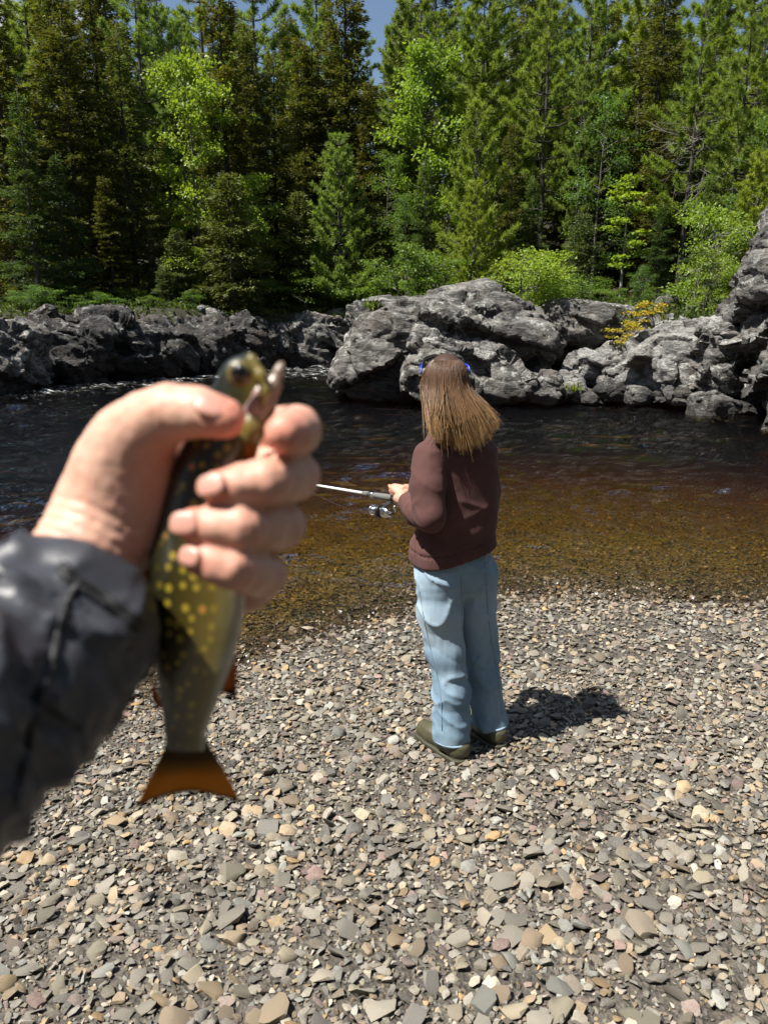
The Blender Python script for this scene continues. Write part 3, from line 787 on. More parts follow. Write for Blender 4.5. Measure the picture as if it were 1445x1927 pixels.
T = [
 # named trees along the far bank
 ('pine1', 95, 33.5, -130, 'tall bluish pine with open crown above the green fir', .9),
 ('pine0', 322, 34.0, -40, 'bare limbed pine against the sky behind the broad sunlit maple', .8),
 ('pine2', 490, 33.0, -140, 'tall pine with blue green boughs behind the dense cedar', .9),
 ('pine3', 600, 34.5, -110, 'tall pine with blue green boughs behind the slender young pine', .9),
 ('pine1', 755, 35.0, -30, 'tall bluish pine left of the tall yellow green maple', .8),
 ('spruce0', 205, 33.0, -90, 'tall olive spruce behind the brown tinged one', 1.0),
 ('spruce0', 25, 24.5, -60, 'tall dark olive spruce above the bright fractured rock', 1.0),
 ('fir0', 60, 22.6, 170, 'green fir with bare lower stem behind the bright fractured rock', 1.0),
 ('spruce1', 150, 25.2, 20, 'tall brown tinged spruce over the long dark ledge', 1.05),
 ('fir1', 120, 23.3, 285, 'short dark fir growing on the long dark ledge', 1.1),
 ('spruce2', 245, 26.0, 40, 'olive topped spruce next to the bright maple', 1.0),
 ('spruce3', 205, 24.6, 330, 'low dark spruce leaning over the long dark ledge', 1.3),
 ('maple0', 372, 26.8, 128, 'broad sunlit maple with pale yellow green crown between dark spruces', .72),
 ('spruce1', 435, 28.5, -40, 'dark narrow spruce rising behind the broad sunlit maple', 1.0),
 ('spruce0', 520, 28.8, 95, 'dark spruce between the grey green cedar and the slender young pine', .95),
 ('cedar0', 432, 25.6, 325, 'dense grey green cedar standing over the dark layered ledge', 1.15),
 ('cedar0', 330, 25.3, 430, 'low grey green cedar left of the dense tall one', 1.2),
 ('maple1', 488, 27.2, 340, 'small maple with one sunlit pale bough beside the cedar', .8),
 ('young1', 640, 28.0, 255, 'slender light green young pine standing alone before the dark wood', .95),
 ('birch0', 725, 28.8, 300, 'dim green birch between the young pines', .9),
 ('spruce2', 590, 31.5, 60, 'dark spruce behind the slender young pine', .9),
 ('spruce3', 700, 31.0, 150, 'dark spruce deep in the shade left of the sunlit pine', .95),
 ('birch0', 765, 26.0, 370, 'pale leaved bushy birch behind the largest boulder', .75),
 ('maple2', 810, 30.0, 105, 'tall yellow green maple beside the sunlit pine', .75),
 ('sunpine0', 905, 30.0, -75, 'tall sunlit pine with yellow green whorls above the largest boulder', .95),
 ('young0', 890, 25.5, 190, 'soft green young pine below the tall sunlit pine', .85),
 ('young2', 893, 22.4, 340, 'bright yellow green young pine rooted behind the largest boulder', .95),
 ('pine0', 1015, 29.0, -60, 'tall pine with a straight bare trunk and flat boughs', .9),
 ('pine1', 1085, 28.0, 110, 'dark trunked pine with a few high boughs over the flat topped boulder', .75),
 ('fir0', 1130, 31.0, 140, 'dark fir behind the slender maple sapling', 1.0),
 ('sapling0', 1178, 24.0, 335, 'slender maple sapling with tiers of glowing leaves on a thin stem', 1.1),
 ('spruce1', 1230, 29.0, 220, 'dark spruce right of the maple sapling', 1.05),
 ('sunpine0', 1285, 27.0, -90, 'tall pine with grey dead twigs and yellow green boughs', .85),
 ('pine3', 1370, 25.0, -90, 'leaning pine trunk with high boughs above the cliff', .8),
 ('spruce2', 1310, 31.0, 60, 'dark spruce behind the pine with dead twigs', .95),
 ('birch0', 1420, 22.0, 230, 'birch with drooping boughs above the cliff', .9),
 ('fir1', 1000, 26.5, 330, 'young dark fir between the sunlit pine and the bare trunked pine', 1.1),
 ('spruce3', 1060, 30.5, 190, 'dark spruce filling the gap behind the bare trunked pine', 1.1),
 ('birch0', 1120, 27.0, 190, 'leafy birch in half shade above the flat topped boulder', .9),
 ('fir1', 1245, 25.5, 380, 'low dark fir right of the maple sapling', 1.2),
 ('cedar0', 1095, 25.0, 400, 'shaded cedar behind the flat topped boulder', 1.1),
 ('fir0', 1330, 24.0, 330, 'dark fir behind the thin stemmed bush', 1.1),
 ('fir0', 800, 28.0, 300, 'shaded fir left of the soft green young pine', 1.0),
 ('spruce0', 960, 27.5, 230, 'dark spruce right of the soft green young pine', .9),
 ('cedar0', 560, 27.8, 360, 'dim cedar left of the slender young pine', 1.0),
 ('cedar0', 700, 28.3, 380, 'dim cedar right of the slender young pine', 1.0),
 ('sunpine0', 1180, 33.0, -140, 'tall yellow green pine towering behind the maple sapling', 1.0),
 ('sunpine0', 1400, 28.5, -160, 'tall feathery pine behind the leaning pine trunk', 1.0),
 ('sunpine0', 1470, 24.0, -200, 'tall sunlit pine leaning out over the cliff', .9),
]
for key, px, Yd, tp_, lb, wd in T: plant(key, px, Yd, tp_, lb, wide=wd)

# the wood behind: every trunk a tree of its own
rf = np.random.default_rng(5)
back = []
for row, (Yd, n, t0, t1) in enumerate([(32, 16, -150, 240), (36, 16, -220, 140), (41, 17, -180, 130), (47, 19, -110, 150), (55, 22, -60, 160)]):
    for i in range(n):
        px = -120 + (1690 / n) * (i + .2 + .6 * rf.random())
        back.append((Yd, px, Yd + rf.normal(0, 1.0), t0 + (t1 - t0) * rf.random()))
REFS = [(25, 'tall dark olive spruce'), (60, 'green fir with bare lower stem'), (150, 'tall brown tinged spruce'), (245, 'olive topped spruce'), (372, 'broad sunlit maple'), (432, 'dense grey green cedar'), (640, 'slender light green young pine'), (725, 'dim green birch'), (810, 'tall yellow green maple'), (905, 'tall sunlit pine'), (885, 'soft green young pine'), (1015, 'pine with a straight bare trunk'), (1085, 'dark trunked pine'), (1178, 'slender maple sapling'), (1285, 'pine with grey dead twigs'), (1370, 'leaning pine trunk')]
DEPTH = {32: 'just behind', 36: 'some way behind', 41: 'well behind', 47: 'far behind', 55: 'deep in the wood, far behind'}
USED = set()
for row, px, Yd, tp_ in back:
    if 345 < px < 385 or 725 < px < 755: tp_ = max(tp_, 70)
    sp_ = rf.random() < (.60 if px < 760 else .38)
    for q_, ref in sorted(REFS, key=lambda r: abs(r[0] - px)):
        lb = ('dark spruce ' if sp_ else 'tall bluish pine ') + DEPTH[row] + ' the ' + ref
        if lb not in USED: break
    USED.add(lb)
    if sp_: plant('spruce%d' % rf.integers(4), px, Yd, tp_, lb, group='spruces of the wood behind', wide=.95)
    else: plant('pine%d' % rf.integers(4), px, Yd, tp_ - 40, lb, group='pines of the wood behind', wide=.9)

# low growth on the bank
for key, px, Yd, tp_, lb, wd in [
 ('bush0', 985, 19.3, 470, 'glowing pale leaved bush on top of the largest boulder', 1.25),
 ('bush0', 1000, 20.4, 520, 'leafy bush spreading over the back of the largest boulder', 1.5),
 ('bush1', 1045, 21.2, 500, 'shaded bush behind the flat topped boulder', 1.5),
 ('bush1', 1212, 20.4, 505, 'narrow upright bush growing behind the yellowing bush', .7),
 ('bush1', 1180, 20.8, 545, 'low green bush behind the flat topped boulder', 1.6),
 ('bush0', 1340, 17.6, 470, 'sunlit leafy bush growing from the rocks below the cliff', .8),
 ('bush0', 1320, 18.4, 380, 'thin stemmed bush with pale leaves beside the cliff', .75),
 ('bush2', 1250, 21.5, 540, 'dim bush above the dark boulder', 1.4),
 ('young2', 1420, 18.8, 285, 'feathery pale pine bough bush on the cliff shoulder', 1.2),
 ('bush0', 330, 25.8, 465, 'small sunlit bush beside the low cedar', .9),
 ('young0', 365, 25.4, 465, 'tiny bright pine beside the low cedar', .9),
 ('bush2', 570, 27.6, 500, 'dim bush at the head of the pool', 1.3),
 ('bush1', 625, 27.5, 520, 'green bush on the shaded ledge', 1.2),
 ('bush2', 690, 27.6, 495, 'dark bush left of the largest boulder', 1.5),
 ('bush2', 500, 27.0, 520, 'dark bush between the cedar and the shaded ledge', 1.5),
 ('bush1', 770, 22.0, 470, 'dark leaved bush behind the shoulder of the largest boulder', 1.2),
 ('bush2', 840, 22.5, 480, 'shaded bush under the bright young pine', 1.5),
 ('cedar0', 300, 24.6, 500, 'small cedar at the end of the long dark ledge', 1.3),
 ('bush2', 170, 22.3, 548, 'shadowy bush on top of the long dark ledge', 2.0),
 ('bush1', 60, 21.6, 540, 'green bush between the bright fractured rock and the long dark ledge', 1.9),
 ('bush2', 270, 23.4, 555, 'low dark bush by the flat pale boulder', 1.9),
 ('bush2', 350, 24.6, 545, 'low bush by the rounded boulder on the bank', 1.6),
 ('bush2', 30, 20.9, 545, 'dark bush hanging over the bright fractured rock', 1.6),
 ('bush2', 230, 24.2, 540, 'dark bush on the long dark ledge', 1.8),
 ('bush2', 110, 22.9, 530, 'shadowy bush behind the long dark ledge', 1.8),
 ('bush2', 1110, 22.6, 515, 'shadowy bush under the dark trunked pine', 1.7)]:
    plant(key, px, Yd, tp_, lb, 'bush', wide=wd)
for px, py, Yd, tp_, lb in [(1235, 610, 17.6, 575, 'yellowing bush on the pale slab'), (1195, 640, 17.2, 610, 'orange leaved sprig beside the flat topped boulder')]:
    plant('autumn0', px, Yd, tp_, lb, 'bush', wide=1.2, base_z=float(PY(px, py + 12, Yd)[2]))

# leafy ground cover, twigs and litter under the trees
gr = np.random.default_rng(12)
n = 11000
cx = gr.uniform(-17, 13, n); cyy = bank(cx) + 0.3 + gr.random(n) ** 1.6 * 9
keep = vnoise(np.stack([cx, cyy, cx * 0], 1) * .6, 77) + gr.normal(0, .25, n) > np.where(cyy - bank(cx) < 3.2, -.55, -.05)
cx, cyy = cx[keep], cyy[keep]; n = len(cx)
k5 = 5
cc = np.stack([cx, cyy, height(cx, cyy) + .05], 1).repeat(k5, 0) + gr.normal(0, 1, (n * k5, 3)) * np.array([.09, .09, .07])
v, f = diamonds(cc, gr.normal(0, 1, (n * k5, 3)) + np.array([0, 0, .6]), gr.normal(0, 1, (n * k5, 3)), .09 + .08 * gr.random(n * k5), .06)
tag(link('ground_cover', make_mesh('ground_cover', v, f, False, [L_MOSS], {'shade': np.repeat(gr.random(n * k5), 4)})), 'low leafy ground cover under the forest trees', 'undergrowth', kind='stuff')

# bare grey dead twigs
def dead_twigs(px, py, Yd, label, n, size, seed, spread=(1, 1, .5), bias=(0, 0, -.1), name='dead_branch'):
    rng = np.random.default_rng(seed); g = Geo(); c = PY(px, py, Yd)
    for i in range(n):
        d = unit(rng.normal(0, 1, 3) * np.array(spread) + np.array(bias)); L = size * (.5 + .7 * rng.random())
        p0 = c + rng.normal(0, .25, 3) * size * .4
        pts = np.array([p0, p0 + d * L * .5 + rng.normal(0, .06 * L, 3), p0 + d * L + rng.normal(0, .12 * L, 3)])
        g.tube(pts, np.array([.007, .005, .002]) * (1 + size * .3), 4, False)
        for j in range(3):
            t = .35 + .6 * rng.random(); q0 = pts[0] + (pts[2] - pts[0]) * t
            d2 = unit(d + rng.normal(0, .8, 3)); g.tube(np.array([q0, q0 + d2 * L * .35]), np.array([.004, .002]), 3, False)
    v, f = g.out(); b = c
    return tag(link(name, make_mesh(name, v - b, f, True, [BARK_P]), loc=b), label, 'dead branch')
dead_twigs(1315, 250, 26.6, 'tangle of grey dead twigs on the tall pine', 26, 1.5, 1, (1, .6, .5), (0, 0, -.25))
dead_twigs(1325, 335, 26.4, 'hanging grey dead twigs under the tall pine boughs', 18, 1.1, 2, (.7, .5, .8), (0, 0, -.6))
dead_twigs(600, 615, 27.0, 'bleached driftwood branches caught on the shaded ledge', 9, 1.5, 3, (1, .4, .35), (.2, 0, .1), 'driftwood')
dead_twigs(1350, 505, 17.8, 'bare grey twigs in front of the cliff shoulder', 12, .8, 4, (1, .5, .5), (0, 0, .2))
dead_twigs(1390, 440, 18.3, 'drooping bare twigs of the feathery bough', 14, .8, 5, (1, .5, .4), (-.4, 0, -.3))
# small tufts growing on the rock tops
for px, py, Yd, lb in [(1190, 655, 17.0, 'green tuft in a crack of the pale slab'), (1075, 735, 16.1, 'green tuft at the water edge by the wedge shaped stone'), (700, 578, 17.6, 'small grass tuft on the shoulder of the largest boulder'), (632, 598, 27.0, 'bright sprig on the shaded ledge')]:
    c = PY(px, py, Yd); rng = np.random.default_rng(px)
    m = 60; cc = c + rng.normal(0, 1, (m, 3)) * np.array([.10, .06, .02])
    v, f = diamonds(cc, rng.normal(0, .5, (m, 3)) + np.array([0, 0, 1.0]), rng.normal(0, 1, (m, 3)), .10 + .10 * rng.random(m), .03)
    tag(link('grass_tuft', make_mesh('grass_tuft', v - c, f, False, [L_YOUNG], {'shade': np.repeat(rng.random(m), 4)}), loc=c), lb, 'grass')

# conifers added out of view round the near bank to cut the sky light
for i in range(34):
    a = math.radians(-205 + 230 * (i + .5) / 34 + rf.normal(0, 2)); rr = 15.5 + 4.5 * rf.random() + (3.0 if -160 < math.degrees(a) < -100 else 0)
    X_, Y_ = 1.0 + rr * math.cos(a), 1.0 + rr * math.sin(a)
    if Y_ > 9: continue
    p = PROTO[('spruce%d' % rf.integers(4)) if i % 3 else ('pine%d' % rf.integers(4))]
    H = 14 + 3 * rf.random(); s_ = H / p['H']
    o = thing(p['name'], 'tall conifer added out of view around the gravel bar to cut sky light', 'tree', (X_, Y_, max(float(height(X_, Y_)), .0)), 'added trees shading the near bank from sky light')
    o.scale = (s_ * 1.1, s_ * 1.1, s_); o.rotation_euler = (0, 0, rf.random() * 6.28)
    for part in ('trunk', 'limbs', 'crown'):
        q_ = link(part, p[part], o)
        if part == 'limbs': q_['kind'] = 'stuff'

# ================================================================== the gravel bar
def stone_material():
    k = M('river_stone'); p = k.obj(); z = k.sep(k.pos())[2]
    c = k.attr('tint', 'Color')
    oi = k.n('ObjectInfo')
    n = k.noise(p, 60.0, 4, .6)
    c = k.mix(k.rng(n, .3, .75, 0, .75), c, k.mix(1.0, c, (.55, .52, .48), 'MULTIPLY'))
    n2 = k.noise(p, 220.0, 2, .6)
    c = k.mix(k.rng(n2, .35, .7, .14, 0), c, (.5, .47, .42))
    wn_ = k.noise(k.pos(), 3.0, 2)
    wet = k.rng(k.math('ADD', z, k.math('MULTIPLY', wn_, .05)), .030, .062, 1, 0)
    c = k.mix(wet, c, k.mix(k.rng(z, .0, -.06), k.mix(1.0, c, (.50, .41, .29), 'MULTIPLY'), k.mix(1.0, c, (.60, .46, .25), 'MULTIPLY')))
    k.bsdf(c, k.math('ADD', k.rng(wet, 0, 1, .8, .25), k.rng(z, -.004, -.02, 0, .6), True), k.bump(n, .6, .005))
    return k.m
STONE = stone_material()
PAL = np.array([(.30, .29, .27), (.24, .235, .225), (.36, .34, .31), (.20, .20, .205), (.15, .15, .15), (.28, .30, .31), (.32, .26, .19), (.27, .21, .15), (.36, .28, .18), (.40, .27, .13), (.33, .30, .24), (.21, .165, .16), (.25, .17, .165), (.40, .385, .36), (.44, .43, .41), (.20, .175, .145), (.22, .21, .17)])
PW = np.array([9, 10, 8, 6, 3, 5, 6, 5, 4, 2, 9, 4, 2, 4, 2, 5, 6], float); PW /= PW.sum()
def hull_stone(rng, npts, flat, angular):
    """a broken, river-worn stone: hull of points on a flattened block, 1 m long"""
    a = np.array([1.0, .58 + .3 * rng.random(), flat]) * .5
    d = unit(rng.normal(0, 1, (npts, 3)))
    e = 2.0 + 4.0 * angular
    s = (np.abs(d) ** e).sum(1) ** (-1 / e)
    pts = d * s[:, None] * a * (1 + rng.normal(0, .07 + .05 * angular, (npts, 1)))
    bm = bmesh.new()
    for q in pts: bm.verts.new(q)
    r = bmesh.ops.convex_hull(bm, input=bm.verts[:])
    loose = [v for v in bm.verts if not v.link_faces]
    bmesh.ops.delete(bm, geom=loose, context='VERTS')
    bmesh.ops.triangulate(bm, faces=bm.faces[:])
    bm.verts.ensure_lookup_table()
    bm.verts.index_update()
    v = np.array([q.co[:] for q in bm.verts]); f = np.array([[w.index for w in q.verts] for q in bm.faces])
    bm.free()
    return v, f
rs = np.random.default_rng(21)
V_BIG = [hull_stone(rs, 24, .16 + .22 * rs.random(), .35 + .65 * rs.random()) for _ in range(26)]
V_MID = [hull_stone(rs, 14, .18 + .26 * rs.random(), .3 + .7 * rs.random()) for _ in range(24)]
V_SML = [hull_stone(rs, 10, .35 + .35 * rs.random(), rs.random() * .7) for _ in range(16)]

def in_view(x, y, margin=.25):
    d = y * _cp + (CAM_Z - height(x, y)) * _sp
    return (np.abs(x) < .50 * d + margin)
# scatter: big stones keep apart, small ones fill the gaps
def scatter(n, x0, x1, y0, y1, depth):
    x = rs.uniform(x0, x1, n); y = rs.uniform(y0, y1, n)
    z = height(x, y)
    ok = in_view(x, y) & (z > -depth)
    return x[ok], y[ok], z[ok]
def far_apart(x, y, r, gap, cells=None, cs=.12):
    cells = {} if cells is None else cells; keep = []
    for i in range(len(x)):
        cx_, cy_ = int(math.floor(x[i] / cs)), int(math.floor(y[i] / cs)); ok = True
        for a in (-1, 0, 1):
            for b in (-1, 0, 1):
                for (qx, qy, qr) in cells.get((cx_ + a, cy_ + b), ()):
                    if (qx - x[i]) ** 2 + (qy - y[i]) ** 2 < (gap * (qr + r[i])) ** 2: ok = False; break
                if not ok: break
            if not ok: break
        if ok:
            cells.setdefault((cx_, cy_), []).append((x[i], y[i], r[i])); keep.append(i)
    return np.array(keep), cells
def orient(n, tilt):
    az = np.where(rs.random(n) < .45, rs.normal(.35, .5, n), rs.uniform(0, math.pi, n)); tx = rs.normal(0, tilt, n); ty = rs.normal(0, tilt, n)
    ca, sa = np.cos(az), np.sin(az)
    Rz = np.zeros((n, 3, 3)); Rz[:, 0, 0] = ca; Rz[:, 0, 1] = -sa; Rz[:, 1, 0] = sa; Rz[:, 1, 1] = ca; Rz[:, 2, 2] = 1
    Rx = np.zeros((n, 3, 3)); Rx[:, 0, 0] = 1; Rx[:, 1, 1] = np.cos(tx); Rx[:, 1, 2] = -np.sin(tx); Rx[:, 2, 1] = np.sin(tx); Rx[:, 2, 2] = np.cos(tx)
    Ry = np.zeros((n, 3, 3)); Ry[:, 1, 1] = 1; Ry[:, 0, 0] = np.cos(ty); Ry[:, 0, 2] = np.sin(ty); Ry[:, 2, 0] = -np.sin(ty); Ry[:, 2, 2] = np.cos(ty)
    return Rz @ Rx @ Ry
def tints(n):
    c = PAL[rs.choice(len(PAL), n, p=PW)] * (.45 + 1.0 * rs.random((n, 1)) ** 1.3)
    return np.clip(c * np.array([.80, .75, .64]), .02, .6)
def patch(x, y): return .5 + .5 * vnoise(np.stack([x, y, x * 0], 1) * 1.6, 88)
bx, by, bz = scatter(26000, -3.2, 3.8, 1.0, 5.6, .12)
pl = patch(bx, by); near = np.clip((3.2 - by) / 2.2, 0, 1)
br = .014 + .018 * rs.random(len(bx)) ** 2.0 + .013 * (rs.random(len(bx)) < .05)
br *= .78 + .34 * near
pick = rs.random(len(bx)) < .22 + .55 * pl * (.35 + .65 * near)
bx, by, bz, br = bx[pick], by[pick], bz[pick], br[pick]
o_ = np.argsort(-br); bx, by, bz, br = bx[o_], by[o_], bz[o_], br[o_]
kp, cells = far_apart(bx, by, br, .64)
bx, by, bz, br = bx[kp], by[kp], bz[kp], br[kp]
show = (br ** 2) / (by ** 2 + 2.4) ** 1.5 * np.where(bz > .0, 1, .02)
order = np.argsort(-show)
single, rest = order[:300], order[300:]
big_me = [make_mesh('stone', v, f, True, [STONE], {'tint': np.tile(np.array([[.3, .29, .27]]), (len(v), 1))}, 38) for v, f in V_BIG]
# one mesh per shape and colour family, shared by the stones that look alike
STONE_ME = {}
ort = orient(len(bx), .34)
for n_, i in enumerate(single):
    key = (int(rs.integers(len(V_BIG))), int(rs.choice(len(PAL), p=PW)))
    if key not in STONE_ME:
        v, f = V_BIG[key[0]]
        STONE_ME[key] = make_mesh('stone', v, f, True, [STONE], {'tint': np.tile(PAL[key[1]] * (.55 + .8 * rs.random()) * np.array([.80, .75, .64]), (len(v), 1))}, 38)
    o = link('stone', STONE_ME[key], ground)
    L = br[i] * 2.15
    o.matrix_local = Matrix.Translation((bx[i], by[i], bz[i] + L * .19)) @ Matrix(ort[i].tolist()).to_4x4() @ Matrix.Diagonal((L, L, L * (.8 + .5 * rs.random()), 1))
def bake(x, y, z, L, R, shapes, tint, lift):
    idx = rs.integers(len(shapes), size=len(x)); VV = []; FF = []; TT = []; n0 = 0
    for s_, (v, f) in enumerate(shapes):
        m = np.where(idx == s_)[0]
        if not len(m): continue
        sq = .8 + .45 * rs.random(len(m))
        sc = np.stack([L[m], L[m], L[m] * sq], 1)
        w = np.einsum('nij,nvj->nvi', R[m], v[None] * sc[:, None]) + np.stack([x[m], y[m], z[m] + L[m] * lift[m]], 1)[:, None]
        VV.append(w.reshape(-1, 3)); TT.append(np.repeat(tint[m], len(v), 0))
        FF.append((f[None] + (np.arange(len(m)) * len(v))[:, None, None] + n0).reshape(-1, 3)); n0 += len(m) * len(v)
    return np.concatenate(VV), np.concatenate(FF), np.concatenate(TT)
sets = [bake(bx[rest], by[rest], bz[rest], br[rest] * 2.15, ort[rest], V_BIG, tints(len(rest)), np.full(len(rest), .18) + .10 * rs.random(len(rest)))]
# middling stones
mx_, my_, mz_ = scatter(105000, -4.2, 5.2, 1.0, 11.5, .60)
keepm = rs.random(len(mx_)) < np.where(mz_ > 0, 1, np.clip(.62 + mz_ / .6, 0, 1)); mx_, my_, mz_ = mx_[keepm], my_[keepm], mz_[keepm]
mr = .0085 + .0095 * rs.random(len(mx_)) ** 1.6
kp, cells = far_apart(mx_, my_, mr, .54, cells)
mx_, my_, mz_, mr = mx_[kp], my_[kp], mz_[kp], mr[kp]
sets.append(bake(mx_, my_, mz_, mr * 2.25, orient(len(mr), .38), V_MID, tints(len(mr)), .18 + .34 * rs.random(len(mr))))
# small ones and grit
sx, sy, sz_ = scatter(46000, -2.2, 2.8, 1.0, 3.8, .02)
sr = .004 + .0045 * rs.random(len(sx))
kp, _c = far_apart(sx, sy, sr, .62, cells)
sx, sy, sz_, sr = sx[kp], sy[kp], sz_[kp], sr[kp]
sets.append(bake(sx, sy, sz_, sr * 2.4, orient(len(sr), .5), V_SML, tints(len(sr)), .12 + .2 * rs.random(len(sr))))
vv = []; ff = []; tt = []; n0 = 0
for v, f, t_ in sets: vv.append(v); ff.append(f + n0); tt.append(t_); n0 += len(v)
gm = make_mesh('gravel', np.concatenate(vv), np.concatenate(ff), True, [STONE], {'tint': np.concatenate(tt)}, 38)
print('gravel tris', len(gm.polygons), 'stones', [len(bx), len(mr), len(sr)])
gravel = link('gravel', gm, ground)
gravel['kind'] = 'stuff'

# ================================================================== the woman fishing
from mathutils.bvhtree import BVHTree
def bvh_of(v, f): return BVHTree.FromPolygons([tuple(q) for q in v], [tuple(int(i) for i in q) for q in f])
def cast(b, px, py):
    """the point of a surface seen at a picture point"""
    d = Vector(ray(px, py)).normalized(); h = b.ray_cast(Vector((0, 0, CAM_Z)), d)
    return None if h[0] is None else np.array(h[0])
def seam(b, pts, r, lift=0.0, n=24):
    P = []
    for q in spline(np.array(pts, float), n):
        h = cast(b, q[0], q[1])
        if h is not None: P.append(h - unit(ray(q[0], q[1])) * lift)
    return tube(np.array(P), r, 5) if len(P) > 2 else None

def skin_material(name, base=(.55, .32, .235), red=(.55, .18, .115), scale=1.0):
    k = M(name); p = k.obj()
    c = k.mix(k.attr('blush'), base, red)
    n = k.noise(p, 90.0 * scale, 4, .6)
    c = k.mix(k.rng(n, .35, .7, 0, .4), c, k.mix(1.0, c, (.88, .66, .56), 'MULTIPLY'))
    fine = k.voro(p, 900.0 * scale)
    k.bsdf(c, .50, k.bump(fine, .12, .0004, k.bump(k.noise(p, 160 * scale, 3), .15, .001)), Subsurface_Weight=.25, Subsurface_Radius=(.9, .35, .18), Subsurface_Scale=.004, Specular_IOR_Level=.35)
    return k.m
SKIN = skin_material('skin')
def cloth_material(name, c1, c2, weave, rough=.9, bumps=.25, sheen=.3):
    k = M(name); p = k.obj()
    n = k.noise(p, 9.0, 4, .6); w = k.noise(p, weave, 2, .6)
    c = k.mix(k.rng(n, .3, .7), c1, c2)
    c = k.mix(k.rng(w, .35, .65, 0, .35), c, k.mix(1.0, c, (.7, .7, .7), 'MULTIPLY'))
    k.bsdf(c, rough, k.bump(w, bumps, .002), Sheen_Weight=sheen * .12, Sheen_Roughness=.5, Specular_IOR_Level=.15)
    return k.m
SWEAT = cloth_material('brown_fleece', (.086, .041, .038), (.112, .054, .049), 420.0)
SWEAT_RIB = cloth_material('brown_ribbing', (.088, .040, .037), (.11, .052, .047), 420.0)
def denim_material():
    k = M('washed_denim'); p = k.obj()
    n = k.noise(p, 5.0, 5, .62); st = k.noise(k.mapping(p, (1, 1, .12)), 60.0, 3, .6); w = k.noise(p, 480.0, 2)
    c = k.ramp(n, [(.30, (.105, .185, .285)), (.5, (.165, .265, .360)), (.72, (.27, .365, .435))])
    c = k.mix(k.attr('fade'), c, (.47, .56, .61))
    c = k.mix(k.rng(st, .35, .65, 0, .28), c, k.mix(1.0, c, (.62, .70, .80), 'MULTIPLY'))
    c = k.mix(k.rng(w, .4, .6, 0, .22), c, (.50, .57, .62))
    k.bsdf(c, .88, k.bump(w, .25, .0015, k.bump(st, .25, .002)), Specular_IOR_Level=.2)
    return k.m
DENIM = denim_material()
def plain(name, c, rough=.5, metal=0.0, scale=60.0, var=.25, **kw):
    k = M(name); p = k.obj(); n = k.noise(p, scale, 4, .6)
    k.bsdf(k.mix(k.rng(n, .3, .7, 0, var), c, tuple(q * .55 for q in c)), k.rng(n, .3, .7, rough * .85, min(1, rough * 1.15)), k.bump(n, .12, .002), Metallic=metal, **kw)
    return k.m
RUBBER = plain('olive_rubber', (.070, .066, .036), .42)
SOLE = plain('dark_olive_sole', (.045, .043, .025), .6)
STITCH = plain('denim_seam', (.17, .25, .34), .9)
HEM = plain('frayed_hem', (.24, .33, .41), .9)

FW = np.array([-.42, .907, 0.0]); RT = np.array([.907, .42, 0.0]); UP = np.array([0, 0, 1.0])
BODY_R = np.stack([RT, FW, UP], 1)
def orient3(fwd, up=UP):
    f = unit(np.array(fwd, float)); r = unit(np.cross(f, up)); u = np.cross(r, f)
    return np.stack([r, f, u], 1)
gnd = lambda p: float(height(p[0], p[1]))
HL = PZ(858, 1412, 0.16); HR = PZ(935, 1396, 0.155)
for q in (HL, HR): q[2] = gnd(q)
base = (HL + HR) / 2; base[2] = min(HL[2], HR[2])
woman = thing('person', 'woman in brown sweatshirt, pale jeans and olive boots fishing with her back turned', 'person', base)

# joints
S_L, S_R = PY(806, 858, 2.89), PY(897, 855, 3.03)
E_L, W_L = PY(809, 970, 2.80), PY(764, 943, 2.97)
E_R, W_R = PY(903, 975, 3.10), PY(800, 932, 3.26)
NECK = PY(840, 806, 2.985); HEAD = PY(838, 727, 3.02)
CHEST, WAIST, HIP = PY(862, 905, 2.985), PY(858, 990, 2.99), PY(850, 1056, 2.99)
# ---- body: one continuous surface
F = Field(base + np.array([-.50, -.45, -.02]), base + np.array([.45, .60, 1.80]), .006)
HR_ = orient3(np.array([-.16, 1.0, -.10]))
F.ell(HEAD, (.073, .094, .112), 0, HR_)
F.ell(HEAD + HR_ @ np.array([0, .045, -.055]), (.052, .052, .062), .03, HR_)          # jaw
F.cone(HEAD + HR_ @ np.array([0, .092, -.005]), HEAD + HR_ @ np.array([0, .108, -.032]), .007, .012, .01)   # nose
F.ell(HEAD + HR_ @ np.array([0, .095, -.062]), (.022, .008, .007), .006, HR_)           # lips
for s in (-1, 1):
    F.ell(HEAD + HR_ @ np.array([s * .073, .0, -.015]), (.009, .02, .03), .006, HR_)     # ear
    F.ell(HEAD + HR_ @ np.array([s * .030, .084, .006]), (.013, .010, .009), .004, HR_)  # eyelid
F.chain([HEAD - np.array([0, 0, .07]), NECK, CHEST + UP * .10], [.050, .052, .07], .03)
F.ell(CHEST, (.145, .095, .20), .05, BODY_R); F.ell(WAIST, (.115, .085, .14), .06, BODY_R); F.ell(HIP, (.125, .085, .09), .06, BODY_R)
F.chain([S_L, E_L, W_L], [.050, .042, .026], .03); F.chain([S_R, E_R, W_R], [.050, .042, .026], .03)
KN_L, AN_L = PY(838, 1228, 2.91), np.array([*PY(850, 1372, 2.89)[:2], base[2] + .10])
KN_R, AN_R = PY(905, 1215, 3.04), np.array([*PY(922, 1350, 3.0)[:2], base[2] + .10])
F.chain([HIP - RT * .075, KN_L, AN_L], [.060, .040, .030], .03); F.chain([HIP + RT * .075, KN_R, AN_R], [.060, .040, .030], .03)
